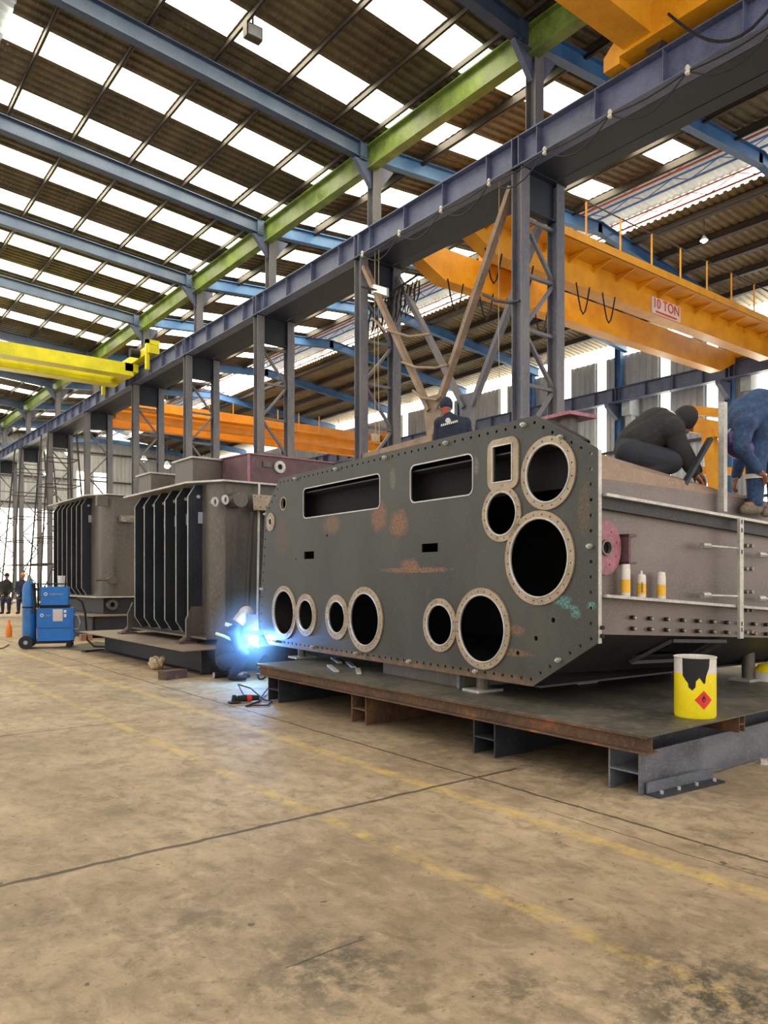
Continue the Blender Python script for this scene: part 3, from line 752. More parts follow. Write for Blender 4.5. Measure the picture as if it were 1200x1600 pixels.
rg = tk('ring_flange', MB().prism(rrect(.78, 1.145, 2.12, 2.541, .085, -.015), (.0145, 0, 0), [rrect(.853, 1.08, 2.188, 2.483, .008, -.015)]), M_RING, smooth=False)
tk('lip', MB().prism(rrect(.845, 1.088, 2.18, 2.491, .012, -.02), (.012, 0, 0), [rrect(.856, 1.077, 2.191, 2.480, .006, -.02)]), M_EDGE, rg, False)
for a, b, c, d, rr in WINS[:2]:
    tk('window_rim', MB().prism(rrect(a-.012, b+.012, c-.012, d+.012, rr+.01, -.004), (.012, 0, 0), [rrect(a, b, c, d, rr, -.004)]), M_EDGE, smooth=False)
tk('window_rim', MB().prism(circ(4.96, 2.332, .088, n=28, x=-.004), (.034, 0, 0), [circ(4.96, 2.332, .072, n=28, x=-.004)]), M_RING, smooth=False)
# tank body behind the plate: right end wall (slightly falling away), fold, roof, hopper
D = 3.25
zt = lambda x: 2.43-.1*x          # roof edge
zw = lambda x: 2.13-.02*x          # fold at wall top
zb = lambda x: .995-.055*x
yw = .075
def quad(mb, a, b, c, d, t=.012):
    n = (Vector(b)-Vector(a)).cross(Vector(d)-Vector(a)).normalized()*t; return mb.prism([a, b, c, d], n)
x0 = .03
tk('end_wall', quad(MB(), (x0, yw, zb(x0)), (D, yw, zb(D)), (D, yw, zw(D)), (x0, yw, zw(x0)), -.012), M_TANK)
rb_ = MB(); nseg = 6
prof = [(yw, zw), (yw+.03, lambda x: zw(x)+.15-.06*x), (yw+.07, lambda x: zw(x)+.215-.09*x), (yw+.45, lambda x: zt(x))]
for (ya, fa), (yb, fb) in zip(prof, prof[1:]):
    for i in range(nseg):
        xa, xb = x0+(D-x0)*i/nseg, x0+(D-x0)*(i+1)/nseg
        rb_.add([(xa, ya, fa(xa)), (xb, ya, fa(xb)), (xb, yb, fb(xb)), (xa, yb, fb(xa))], [(0, 1, 2, 3)])
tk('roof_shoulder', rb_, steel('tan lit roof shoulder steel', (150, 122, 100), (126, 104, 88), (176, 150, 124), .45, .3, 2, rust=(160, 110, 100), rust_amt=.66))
tk('roof_plate', MB().prism([(x0, yw+.44, zt(x0)-.012), (D, yw+.44, zt(D)-.012), (D, 5.3, zt(D)-.012), (x0, 5.3, zt(x0)-.012)], (0, 0, .012)), M_TANKD, smooth=False)
hb = lambda x: .60-.02*x
# hopper side with an access opening
def hp(x, t): return (x, yw+.56*t, zb(x)+(hb(x)-zb(x))*t)
tk('hopper_plate', MB().prism([hp(x0, 0), hp(D, 0), hp(D, 1), hp(x0, 1)], (0, .008, .01), [[hp(1.04, .10), hp(1.74, .10), hp(1.74, .6), hp(.92, .6)]]), M_TANKD, smooth=False)
fr = MB()
cs = [hp(1.02, .08), hp(1.76, .08), hp(1.76, .63), hp(.90, .63)]
for a, b in zip(cs, cs[1:]+cs[:1]): fr.bar(Vector(a)+Vector((0, -.012, -.012)), Vector(b)+Vector((0, -.012, -.012)), .028, .028)
tk('access_frame', fr, M_TANKD)
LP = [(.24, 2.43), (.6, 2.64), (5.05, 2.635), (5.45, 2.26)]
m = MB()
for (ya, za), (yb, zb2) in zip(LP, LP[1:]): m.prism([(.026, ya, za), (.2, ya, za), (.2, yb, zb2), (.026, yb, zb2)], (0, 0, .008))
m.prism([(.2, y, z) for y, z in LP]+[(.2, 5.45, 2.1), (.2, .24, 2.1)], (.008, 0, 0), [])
tk('blackout_box', m, M_HOLE, smooth=False)  # unseen box added behind the plate so its openings show black
tk('bottom_plate', MB().box((x0, yw+.5, .545), (D, 5.3, .56)), M_TANKD)
tk('back_wall', MB().box((D-.01, yw, .55), (D, 5.4, 2.12)), M_TANKD)
tk('left_wall', MB().box((x0, 5.30, .55), (D, 5.31, 2.43)), M_TANKD)
tk('corner_angle', MB().box((.014, .0, .931), (.05, .05, 2.318)), M_EDGE)
for z in (1.045, .985): tk('bolt', MB().cyl((.045, -.02, z), (.045, .02, z), .016, n=6), M_BLK)
def ledge(z0f, name, dark):
    m = MB(); a, b = .07, D
    za, zb_ = z0f(a), z0f(b)
    m.prism([(a, -.03, za), (b, -.03, zb_), (b, -.03, zb_-.022), (a, -.03, za-.022)], (0, .12, 0))
    g = tk(name, m, M_EDGE)
    if dark:
        m = MB().prism([(a, .02, za-.024), (b, .02, zb_-.024), (b, .02, zb_-.125), (a, .02, za-.105)], (0, .06, 0)); tk('web', m, M_TANKD, g)
    return g
l1 = lambda x: 2.01-.012*max(0, x) - .045*x+.02*min(x, .3)
l2 = lambda x: 1.287-.066*x
ledge(l1, 'stiffener_ledge', True); ledge(l2, 'stiffener_ledge', False)
st = tk('clamping_strip', MB().box((1.7, -.06, .895), (1.755, -.035, l1(1.73)-.02)), M_EDGE)
for z in (1.85, 1.78, 1.6, 1.0, .95): tk('slot', MB().box((1.722, -.063, z), (1.733, -.06, z+.035)), M_BLK, st)
for z, xx in ((1.66, 1.28), (1.26, 1.28), (1.6, 2.1), (1.22, 2.1)):
    tk('clamp_rod', MB().cyl((xx, -.01, z), (xx+.45, -.04, z-.015), .011, n=8).cyl((xx-.02, .0, z), (xx+.06, -.01, z), .026, n=8), M_EDGE)
for i in range(10):
    x = .47+i*.205
    for dz in (0, -.083):
        tk('bolt', MB().cyl((x, yw-.03, 1.102-.064*(x-.47)+dz), (x, yw+.0, 1.102-.064*(x-.47)+dz), .016, n=8), M_BLK)
        tk('bolt_end', MB().cyl((x, yw-.045, 1.102-.064*(x-.47)+dz), (x, yw-.03, 1.102-.064*(x-.47)+dz), .008, n=8), M_EDGE)
for z in (1.68, 1.48, 1.28, 1.12, .93):
    for x in (2.0, 2.08): tk('bolt', MB().cyl((x, yw-.03, z), (x, yw, z), .017, n=8), M_BOLT)
# pink flange on the end wall with a clamp bracket
pf = tk('pink_flange', MB().prism([(max(.066, .15+.17*math.cos(t*PI/16)), yw-.03, 1.62+.2*math.sin(t*PI/16)) for t in range(32)], (0, .025, 0), [[(.15+.06*math.cos(t*PI/10), yw-.03, 1.62+.06*math.sin(t*PI/10)) for t in range(20)]]+[[(.15+.125*math.cos(q*PI/4+.3)+.008*math.cos(t*PI/3), yw-.03, 1.62+.13*math.sin(q*PI/4+.3)+.008*math.sin(t*PI/3)) for t in range(6)] for q in (0, 1, 6, 7)]), M_PINK, smooth=False)
tk('neck', MB().lathe((.15, yw-.045, 1.62), [(.045, 0), (.058, 0), (.058, .03), (.045, .03), (.045, 0)], 24, (0, 1, 0)), M_TANK, pf)
tk('bore', MB().cyl((.15, yw-.008, 1.62), (.15, yw-.003, 1.62), .058, n=24), M_HOLE, pf)
tk('clamp_bracket', MB().box((.335, -.01, 1.5), (.36, yw, 1.72)).box((.335, -.015, 1.70), (.42, yw, 1.725)).box((.335, -.015, 1.5), (.42, yw, 1.52)), M_PINK2)
# upright tube and leaning brace at the end wall, roof pedestal
tk('upright_tube', MB().box((1.565, .0, 1.95), (1.615, .05, 2.86)), M_EDGE)
tk('leaning_brace', MB().bar((1.18, .12, 2.14), (1.5, .08, 2.56), .05, .03), M_TFIN)
pd = tk('pedestal', MB().cyl((.75, .95, 2.2), (.75, .95, 2.78), .085, n=20), M_TWALL)
tk('pedestal_cap', MB().box((.58, .78, 2.78), (.92, 1.12, 2.81)), M_PINK, pd)
for x, y in ((.6, 1.3), (.5, 3.7), (.5, 4.5)):
    q = tk('roof_fitting', MB().box((x, y, zt(x)), (x+.3, y+.35, zt(x)+.34)), M_TWALL)
    tk('fitting_rim', MB().box((x-.02, y-.02, zt(x)+.34), (x+.32, y+.37, zt(x)+.36)), M_EDGE, q)
# feet
for (x, y, h) in ((.16, 1.40, .545), (.14, 4.72, .545), (1.28, 1.3, .62)):
    f_ = tk('foot', MB().cyl((x, y, .43), (x, y, h), .055, n=16), M_TWALL)
    tk('foot_plate', MB().box((x-.14, y-.11, .411), (x+.14, y+.11, .432)), M_EDGE, f_)
for (x, y) in ((2.75, .48),):
    f_ = tk('foot', MB().cyl((x, y, .43), (x, y, .62 if x < 2 else .72), .06, n=16), M_TWALL)
    tk('foot_plate', MB().box((x-.16, y-.11, .411), (x+.16, y+.11, .435)), M_EDGE, f_)
tk('skid_beam', MB().box((.08, 1.62, .411), (D, 1.66, .54)), M_GBEAM)
tk('skid_beam', MB().box((.12, 1.6, .411), (.3, 2.9, .53)), M_TWALL)

# ------------------------------------------------------------------ things on and by the platform
def tank_pt(x, y, z): return MW @ Vector((x, y, z))
for i, (x, h, cap) in enumerate(((.33, .235, 1), (.51, .2, 0), (.75, .21, 2))):
    z = l2(x)+.001; c = tank_pt(x, .012, z)
    r = empty('spray_can', c, 0, ['tall white and yellow spray can nearest the pink flange', 'white and yellow spray can without cap, the middle of three', 'white and yellow spray can with skewed cap, farthest from the pink flange'][i], 'spray can', 'spray cans on the tank ledge')
    R_ = .033
    link('can_body', MB().lathe(c, [(0, 0), (R_*.94, 0), (R_, .006), (R_, h*.8), (R_*.95, h*.83), (R_*.6, h*.87), (0, h*.87)], 24), M_CANW, r)
    link('printed_band', MB().lathe(c, [(R_+.0006, h*.12), (R_+.0006, h*.52)], 24), M_CANY, r)
    if cap == 0: link('nozzle', MB().cyl(c+Vector((0, 0, h*.87)), c+Vector((0, 0, h)), .009, n=10), M_WHITE, r)
    else: link('cap', MB().lathe(c, [(R_*.92, h*.8), (R_*.9, h*(1 if cap == 1 else .97)), (0, h)], 20), M_WHITE, r)
    m = MB()
    for t in range(7): m.box((c.x-.04, c.y-.034+.0, c.z+h*.2+t*.011), (c.x-.03, c.y-.024, c.z+h*.2+t*.011+.005))
    if i == 1: link('print_marks', m, M_BLK, r)
bc = onz(1086, 1118.5, .41); BR, BH = .142, .43
r = empty('bucket', bc, 0, 'yellow drum with white rim, black smears and red flammable diamond on the platform corner', 'bucket')
link('drum', MB().lathe(bc, [(0, .0), (BR*.96, 0), (BR, .012), (BR, .315)], 40).lathe(bc, [(BR-.004, .315), (BR-.004, .01), (0, .01)], 40), M_BUCK, r)
link('rim_band', MB().lathe(bc, [(BR, .315), (BR, BH-.01), (BR+.006, BH-.004), (BR, BH), (BR-.005, BH-.004), (BR-.005, .3)], 40), M_WHITE, r)
def on_drum(a, z, rr=BR+.0015):
    """a: angle from the direction facing the camera"""
    d = Vector((-bc.x, -bc.y, 0)).normalized(); s = Vector((-d.y, d.x, 0))
    return Vector((bc.x, bc.y, bc.z+z))+(d*math.cos(a)+s*math.sin(a))*rr
def drum_patch(name, cols, mat, parent, rr=BR+.002):
    """cols: list of (angle, zlow, zhigh)"""
    m = MB(); vs = []
    for a, lo, hi in cols: vs += [on_drum(a, lo, rr), on_drum(a, hi, rr)]
    m.add(vs, [(2*i, 2*i+2, 2*i+3, 2*i+1) for i in range(len(cols)-1)]); return link(name, m, mat, parent)
# black smear running down from the rim
smear = [(-.62, .405, .43), (-.6, .30, .43), (-.45, .27, .43), (-.33, .25, .43), (-.3, .22, .43), (-.12, .2, .43), (.02, .225, .43), (.04, .265, .43), (.2, .29, .43), (.4, .25, .43), (.47, .25, .43), (.52, .3, .43), (.68, .36, .43), (.72, .42, .43)]
drum_patch('paint_smear', smear, M_BLK, r)
# dark cloth hanging over the front of the rim
dm = []
for i in range(13):
    a = -.02+.86*i/12; k = 1-abs(i-6)/6; dm.append((a, .135-.066*k, .135+.066*k))
dd = drum_patch('hazard_diamond', dm, M_RED, r)
fl = [(.32, .14, .146), (.35, .127, .152), (.38, .122, .158), (.41, .12, .176), (.44, .122, .16), (.47, .13, .15), (.5, .138, .142)]
drum_patch('flame_mark', fl, M_BLK, dd, BR+.0035)
drum_patch('flame_heart', [(.37, .13, .132), (.40, .127, .145), (.43, .127, .143), (.45, .13, .132)], M_RED, dd, BR+.0045)
# second drum at the right edge, behind
p = onz(1203, 1063, .41)
r = empty('bucket', p, 0, 'second yellow drum half out of frame at the right edge', 'bucket')
link('drum', MB().lathe(p, [(0, 0), (.15, 0), (.15, .09)], 30), M_WHITE, r); link('lid', MB().lathe(p, [(.152, .09), (.10, .15), (0, .18)], 30), M_BUCK, r)
# bolted angle bar on the floor
p = Vector((4.78, 2.52, 0)); r = empty('angle_bar', p, 0, 'dark bolted steel tee bar lying on the floor by the platform corner', 'steel bar')
a0, a1 = onz(1025, 1247), onz(1128, 1222); d = unit(a1-a0); s = Vector((-d.y, d.x, 0)); L = (a1-a0).length
m = MB().bar(a0+s*.06+Vector((0, 0, .007)), a1+s*.06+Vector((0, 0, .007)), .17, .014); link('base_flange', m, M_DBEAM, r)
link('web', MB().bar(a0+s*.07+Vector((0, 0, .045)), a1+s*.07+Vector((0, 0, .045)), .014, .075), M_GBEAM, r)
for t in (.1, .35, .62, .9):
    for w in (.01, .12):
        q = a0+d*L*t+s*w; link('bolt', MB().cyl(q+Vector((0, 0, .014)), q+Vector((0, 0, .034)), .012, n=6), M_EDGE, r)
p = onz(1192, 1194); single('hex_nut', MB().cyl(p+Vector((0, 0, .0)), p+Vector((0, 0, .04)), .035, .03, 6), M_EDGE, 'steel hex nut on the floor beside the platform at the right edge', 'nut')
# long loose scraps on the deck under the tank
for i, (px, py, L) in enumerate(((525, 1033, .5), (548, 1040, .45), (520, 1046, .5), (560, 1050, .35))):
    p = onz(px, py, .411); single('metal_offcut', MB().bar(p+Vector((-.12, -L/2, .012)), p+Vector((.12, L/2, .012)), .05, .018), M_EDGE, 'bright sheet metal offcut on the deck, %s' % ['farthest back', 'second from the back', 'third from the back', 'closest to the platform edge'][i], 'offcut', 'metal offcuts under the tank')
# angle grinder and cable on the floor
p = onz(371, 1098); r = empty('angle_grinder', p, 0, 'dark angle grinder with red guard lying on the floor', 'grinder')
link('body', MB().tube([p+Vector((.0, 0, .045)), p+Vector((.1, -.02, .045)), p+Vector((.24, -.06, .04))], [.035, .04, .028], 12), M_BLK, r)
link('disc', MB().cyl(p+Vector((-.04, 0, .012)), p+Vector((-.04, 0, .022)), .075, n=24), M_DBEAM, r)
link('gear_head', MB().cyl(p+Vector((-.04, 0, .02)), p+Vector((-.04, 0, .09)), .035, .02, 14), M_BLK, r)
link('switch_collar', MB().cyl(p+Vector((.1, -.025, .045)), p+Vector((.15, -.035, .045)), .042, n=14), M_RED, r)
c = [onz(x, y)+Vector((0, 0, z)) for x, y, z in ((384, 1098, .04), (372, 1085, .12), (392, 1086, .08), (412, 1096, .02), (425, 1098, .015), (418, 1104, .015), (396, 1104, .012), (384, 1105, .012), (404, 1098, .012), (412, 1088, .03), (420, 1080, .05))]
single('power_cable', MB().tube(c, .009, 6), M_RUB, 'thin black power cable looping from the grinder', 'cable')
# coiled hose by the platform end
p = onz(412, 1062); pts = [p+Vector((.05*math.sin(t), .16*math.cos(t*1.0), .17+.16*math.sin(t))) for t in [2*PI*i/20 for i in range(41)]]
single('coiled_hose', MB().tube(pts, .013, 6), M_RUB, 'black coiled hose leaning at the platform end', 'hose')

# ------------------------------------------------------------------ finned tank and its platform
r = empty('steel_platform', (4.35, 10.1, 0), 0, 'low platform of flat deck plate and beams under the finned tank', 'platform')
link('deck_plate', MB().box((4.33, 10.08, .365), (7.6, 15.0, .38)), steel('dusty brown deck plate', (140, 124, 108), (112, 100, 90), (166, 148, 130), .5, .1, 1.5), r)
for x in (4.8, 6.4, 7.4): link('stringer', MB().ibeam((x, 10.24, .18), (x, 14.9, .18), .36, .3, .016, .012), M_DBEAM, r)
link('cross_beam', MB().box((4.66, 10.22, .02), (7.4, 10.24, .36)), M_DBEAM, r)
FR = math.radians(-1.2)
def finned(name, x0, y0, y1, xe, z0, z1, nf, label, fin0, big=True):
    r = empty(name, (x0, y0, z0-.12), 0, label, 'tank')
    xw = x0+.27
    # shell: rounded corner at the near end
    prof = [(xw, y1)]; cr = .35
    prof += [(xw, y0+cr)]
    for i in range(7): t = PI+PI/2*i/6; prof.append((xw+cr+cr*math.cos(t), y0+cr+cr*math.sin(t)))
    prof += [(xe, y0), (xe, y1)]
    link('shell', MB().prism([(a, b, z0) for a, b in prof], (0, 0, z1-z0)), M_TWALL, r)
    link('base_flange', MB().prism([(a, b, z0-.03) for a, b in [(x0+.05, y0-.12), (xe+.05, y0-.12), (xe+.05, y1+.05), (x0+.05, y1+.05)]], (0, 0, .03)), M_EDGE if not big else M_TWALL, r)
    link('cover_flange', MB().prism([(a, b, z1) for a, b in [(x0, y0+.5), (x0+.35, y0-.1), (xe+.08, y0-.14), (xe+.08, y1+.05), (x0, y1+.05)]], (0, 0, .028)), M_EDGE, r)
    step = (y1-fin0)/nf
    for i in range(nf):
        y = fin0+i*step
        c = .12
        f = link('fin', MB().prism([(x0+.04, y, z0+.2), (x0+.16, y, z0+.02), (xw+.02, y, z0+.02), (xw+.02, y, z1-.01), (x0+.16, y, z1-.02), (x0+.04, y, z1-.2)], (0, .016, 0)), M_TFIN, r)
        link('fin_edge', MB().bar((x0+.035, y+.008, z0+.2), (x0+.035, y+.008, z1-.2), .022, .008, (1, 0, 0)).bar((x0+.035, y+.008, z1-.2), (x0+.155, y+.008, z1-.02), .022, .008, (1, 0, 0)).bar((x0+.035, y+.008, z0+.2), (x0+.155, y+.008, z0+.02), .022, .008, (1, 0, 0)), M_EDGE, f)
        link('tab', MB().box((x0+.2, y-.02, z1-.62), (x0+.3, y-.004, z1-.44)), M_GREYB, f)
        link('bolt', MB().cyl((x0+.2, y-.03, z1-.2), (x0+.2, y, z1-.2), .03, n=8), M_GREYB, f)
    return r
ft = finned('finned_tank', 4.86, 10.72, 14.0, 7.4, .5, 2.88, 6, 'tall steel transformer tank with dark vertical fins on the middle platform', 11.22)
for y in (11.2, 13.8):
    link('jack_bracket', MB().prism([(4.86, y, .42), (4.86, y, .75), (4.95, y, .95), (5.3, y, .95), (5.3, y, .42)], (0, .05, 0)), M_TWALL, ft)
    link('jack_pad', MB().cyl((4.78, y+.05, .385), (4.95, y+.05, .385+.12), .05, n=12).box((4.7, y-.1, .381), (5.0, y+.1, .41)), M_PINK2, ft)
def turret(y0, y1, xa, xb, z, h, par, mat):
    link('turret', MB().prism([(xa, y0, z), (xa, y1, z), (xa, y1-.08, z+h), (xa, y0+.0, z+h)], (xb-xa, 0, 0)), mat, par)
    link('turret_rim', MB().box((xa-.04, y0-.05, z+h), (xb+.02, y1+.02, z+h+.025)), M_EDGE, par)
turret(11.55, 12.3, 5.12, 6.4, 2.91, .43, ft, M_TWALL); turret(13.25, 13.9, 5.08, 6.2, 2.91, .36, ft, M_TWALL)
tb = link('turret_box', MB().prism([(5.70, 10.75, 2.91), (5.62, 11.5, 2.91), (7.3, 11.5, 2.91), (7.3, 10.75, 2.91)], (0, 0, .45)), M_PINK2, ft)
link('turret_rim', MB().prism([(5.68, 10.72, 3.36), (5.58, 11.52, 3.36), (7.32, 11.52, 3.36), (7.32, 10.72, 3.36)], (0, 0, .02)), M_PINK, tb)
pw = ony(436, 730, 10.75)
link('port_ring', MB().lathe((pw.x, 10.74, pw.z), [(.045, -.03), (.1, -.03), (.1, .01), (.045, .01), (.045, -.03)], 24, (0, 1, 0)), M_EDGE, tb)
link('port_bore', MB().cyl((pw.x, 10.735, pw.z), (pw.x, 10.739, pw.z), .05, n=20), M_BLK, tb)
link('name_plate', MB().box((pw.x-.3, 10.725, pw.z-.02), (pw.x-.15, 10.745, pw.z+.07)), M_TWALL, tb)
link('corner_weld', MB().bar((5.70, 10.74, 2.92), (5.70, 10.74, 3.36), .03, .03, (0, 1, 0)), M_PINK, tb)
# end wall fittings
for px, py, q in ((330, 785, .06), (346, 782, .06)):
    w = ony(px, py, 10.7); g = link('lug', MB().prism([(w.x+.055*math.cos(t*PI/10), 10.56, w.z+.075*math.sin(t*PI/10)) for t in range(20)], (0, .03, 0), [[(w.x+.02*math.cos(t*PI/6), 10.56, w.z+.04*math.sin(t*PI/6)) for t in range(12)]]), M_EDGE, ft)
    link('lug_arm', MB().box((w.x-.02, 10.58, w.z-.03), (w.x+.02, 10.73, w.z+.03)), M_TWALL, g)
w = ony(367, 782, 10.7)
link('pipe_stub', MB().cyl((w.x, 10.72, w.z), (w.x, 10.5, w.z), .12, n=24).cyl((w.x-.2, 10.62, w.z-.02), (w.x, 10.62, w.z), .06, n=12), M_TWALL, ft)
w = ony(412, 786, 10.55)
m = MB().prism([(w.x-.22, 10.5, w.z+.12), (w.x+.3, 10.5, w.z+.12), (w.x+.3, 10.5, w.z-.1), (w.x-.2, 10.5, w.z-.1)], (0, .02, 0), [[(w.x-.18+.1*i+.012*math.cos(t*PI/3), 10.5, w.z+dz+.012*math.sin(t*PI/3)) for t in range(6)] for i in range(5) for dz in (.085, -.07)])
m.box((w.x-.2, 10.38, w.z-.13), (w.x+.3, 10.52, w.z-.1)); link('bolted_bracket', m, M_RING, ft)
link('corner_strip', MB().bar((5.35, 10.73, .55), (5.35, 10.73, 2.86), .12, .02, (0, 1, 0)), M_TWALL, ft)
link('riser_pipe', MB().cyl(ony(386, 965, 10.5), ony(394, 800, 10.5), .035, n=10), steel('dark brown pipe', (52, 40, 38)), ft)
link('riser_pipe', MB().cyl(ony(402, 980, 10.5), ony(405, 755, 10.6), .02, n=10), M_EDGE, ft)
link('blue_lit_panel', MB().box((6.0, 10.55, .5), (7.3, 10.66, 2.7)), steel('blue-lit wall steel', (116, 128, 138)), ft)  # blue light on this part of the end wall put into a paler colour
# third tank farther back
r3 = empty('steel_platform', (5.6, 18, 0), 0, 'dark far platform beams under the farthest tank', 'platform')
link('deck_plate', MB().box((5.5, 17.9, .5), (9.5, 24, .52)), steel('dusty brown deck plate', (120, 106, 92)), r3)
for x in (5.55, 9.3): link('stringer', MB().ibeam((x, 18, .26), (x, 23.9, .26), .48, .3, .02, .016), M_DBEAM, r3)
link('cross_beam', MB().box((5.5, 18.0, .02), (9.4, 18.03, .5)), M_DBEAM, r3)
ft3 = finned('finned_tank', 5.7, 18.65, 22.6, 9.2, .95, 3.42, 7, 'farthest steel tank with dark fins, left of the other finned tank', 19.6, False)
link('plinth', MB().box((6.0, 18.75, .53), (9.0, 22.4, .9)), M_DBEAM, ft3)
w = ony(176, 945, 18.6); link('valve_port', MB().lathe((w.x, 18.6, w.z), [(.06, 0), (.13, 0), (.13, .12), (.06, .12), (.06, 0)], 18, (0, 1, 0)), M_TWALL, ft3)
w = ony(170, 906, 18.6); link('drain_pipe', MB().cyl((w.x-.35, 18.5, w.z), (w.x+.05, 18.5, w.z), .03, n=10).cyl((w.x+.05, 18.64, w.z), (w.x+.05, 18.45, w.z), .1, n=16), M_TWALL, ft3)
w = ony(192, 811, 18.6); link('side_lug', MB().box((w.x-.1, 18.45, w.z-.08), (w.x+.25, 18.6, w.z+.08)), M_BOLT, ft3)
w = ony(158, 783, 18.6); link('lifting_ear', MB().box((w.x-.12, 18.5, w.z-.12), (w.x+.12, 18.64, w.z+.12)), M_TWALL, ft3)
# floor litter by the middle platform
p = onz(290, 1050); r = empty('rag', p, 0)
bpy.data.objects.remove(r)
def lump(name, c, r, mat, label, cat, seed, sq=1.0):
    from mathutils import noise as NZ
    m = MB().ball(c+Vector((0, 0, r*.5*sq)), (r, r, r*.55*sq), 40, 26)
    m.v = [tuple(Vector(v)+(Vector(v)-c).normalized()*r*(.55*NZ.noise(Vector(v)*11+Vector((seed, 0, 0)))+.3*NZ.noise(Vector(v)*27))) for v in m.v]
    m.v = [(v[0], v[1], max(v[2], c.z+.002)) for v in m.v]
    return single(name, m, mat, label, cat)
lump('rag', onz(246, 1046), .11, M_CLOTH, 'crumpled beige rag on the floor against the middle platform', 'rag', 3, 1.7)
p = onz(272, 1060); single('steel_block', MB().bar(p+Vector((-.2, -.06, .06)), p+Vector((.16, .05, .06)), .16, .12), M_RUST, 'rusty steel block on the floor at the middle platform', 'block')
p = onz(134, 1001); single('timber_block', MB().box((p.x-.12, p.y-.08, 0), (p.x+.12, p.y+.08, .14)), steel('raw timber', (170, 128, 96)), 'small raw timber block on the floor beside the welding hose', 'block')
a = [onz(80, 1013), onz(205, 1024), onz(215, 1010), onz(150, 1003)]
single('floor_sheet', MB().prism([(q.x, q.y, .002) for q in a], (0, 0, .006)), M_PTOP, 'flat thin steel sheet lying on the floor before the middle platform', 'steel sheet')
p = onz(146, 1018); single('metal_offcut', MB().bar(p+Vector((-.2, -.05, .02)), p+Vector((.2, .1, .02)), .12, .03), M_DBEAM, 'dark metal offcut at the end of the welding hose', 'offcut')
p = onz(215, 1022); single('metal_offcut', MB().bar(p+Vector((-.2, -.05, .03)), p+Vector((.2, .1, .03)), .12, .04), M_RUST, 'rusty metal offcut lying on the flat floor sheet', 'offcut')
p = onz(335, 1060); r = empty('flashlight', p, 0, 'dark torch with round glass lens lying on the floor', 'torch')
link('barrel', MB().tube([p+Vector((0, 0, .045)), p+Vector((.08, -.01, .04)), p+Vector((.3, -.06, .035))], [.045, .035, .03], 14), M_BLK, r)
link('lens', MB().cyl(p+Vector((-.004, .001, .045)), p+Vector((-.012, .002, .045)), .04, n=18), M_GREYB, r)

# ------------------------------------------------------------------ blue welding cart
cp = Vector((4.06, 16.15, 0)); cr = math.radians(-21)
r = empty('welding_cart', cp, cr, 'blue two-tier welding machine on a wheeled cart at the left', 'welding machine')
CM = ROOT[r.name].inverted()
def ct(name, mb, mat, parent=None, **k):
    return link(name, mb, mat, parent or r, world=False, **k)
# local x runs to the picture's right, y away
pw_ = ct('power_source', MB().box((-.16, -.25, .15), (.46, .25, .80)), M_WBLUE)
ct('front_panel', MB().box((.46, -.24, .16), (.50, .24, .80)), M_WBLUE, pw_)
ct('seam', MB().box((-.16, -.252, .40), (.46, -.25, .41)), M_BLK, pw_)
ct('paper_sheet', MB().box((.13, -.256, .54), (.31, -.252, .78)), M_PAPER, pw_)
ct('sticker', MB().box((.33, -.256, .62), (.38, -.252, .68)).box((.33, -.256, .71), (.38, -.252, .76)), M_WHITE, pw_)
wf = ct('wire_feeder', MB().box((-.10, -.22, .86), (.40, .22, 1.22)), M_WBLUE)
ct('carry_frame', MB().tube([(-.08, -.2, 1.22), (-.08, -.2, 1.28), (.36, -.2, 1.28), (.36, -.2, 1.22)], .014, 8).tube([(-.08, .2, 1.22), (-.08, .2, 1.28), (.36, .2, 1.28), (.36, .2, 1.22)], .014, 8), M_BLK, wf)
ct('turntable', MB().box((-.12, -.2, .80), (.42, .2, .86)), M_BLK)
for par, x, z in ((pw_, -.07, .66), (wf, .0, 1.08)):
    ct('logo_ring', MB().lathe((x, -.258, z), [(.018, 0), (.034, 0), (.034, .004), (.018, .004), (.018, 0)], 20, (0, 1, 0)), M_WHITE, par)
vs, fs = text_mesh('migatronic', .062)
ct('lettering', MB().add([(v.x+.19, -.256, v.y+1.08) for v in vs], fs), M_WHITE, wf, smooth=False)
vs, fs = text_mesh('migat', .055)
ct('lettering', MB().add([(v.x+.045, -.256, v.y+.66) for v in vs], fs), M_WHITE, pw_, smooth=False)
ct('gas_bottle', MB().lathe((-.33, -.02, .14), [(0, 0), (.13, 0), (.13, 1.02), (.11, 1.12), (.06, 1.2), (.04, 1.24), (.04, 1.3), (0, 1.3)], 24), M_BOTTLE)
ct('bottle_strap', MB().lathe((-.33, -.02, .8), [(.133, 0), (.133, .03)], 24), M_BLK)
ct('chassis', MB().box((-.46, -.24, .10), (.48, .24, .14)).tube([(-.2, -.22, .12), (-.2, -.22, 1.3), (-.2, .22, 1.3), (-.2, .22, .12)], .016, 8), M_BLK)
for y in (-.27, .25): w_ = ct('wheel', MB().cyl((-.36, y-.02, .13), (-.36, y+.03, .13), .13, n=24), M_RUB); ct('hub', MB().cyl((-.36, y-.025, .13), (-.36, y+.035, .13), .04, n=14), M_GREYB, w_)
for y in (-.2, .2): ct('caster', MB().cyl((.42, y-.015, .055), (.42, y+.015, .055), .055, n=16).box((.39, y-.03, .05), (.45, y+.03, .11)), M_RUB)
ct('regulator', MB().cyl((-.33, -.1, 1.40), (-.33, -.04, 1.40), .035, n=14).cyl((-.33, -.06, 1.33), (-.33, -.06, 1.38), .02, n=10), M_BOLT)
ct('socket_cable', MB().tube([(.5, -.1, .66), (.58, -.12, .64), (.62, -.12, .5), (.58, -.12, .36), (.5, -.1, .38)], .014, 6), M_GREYB)
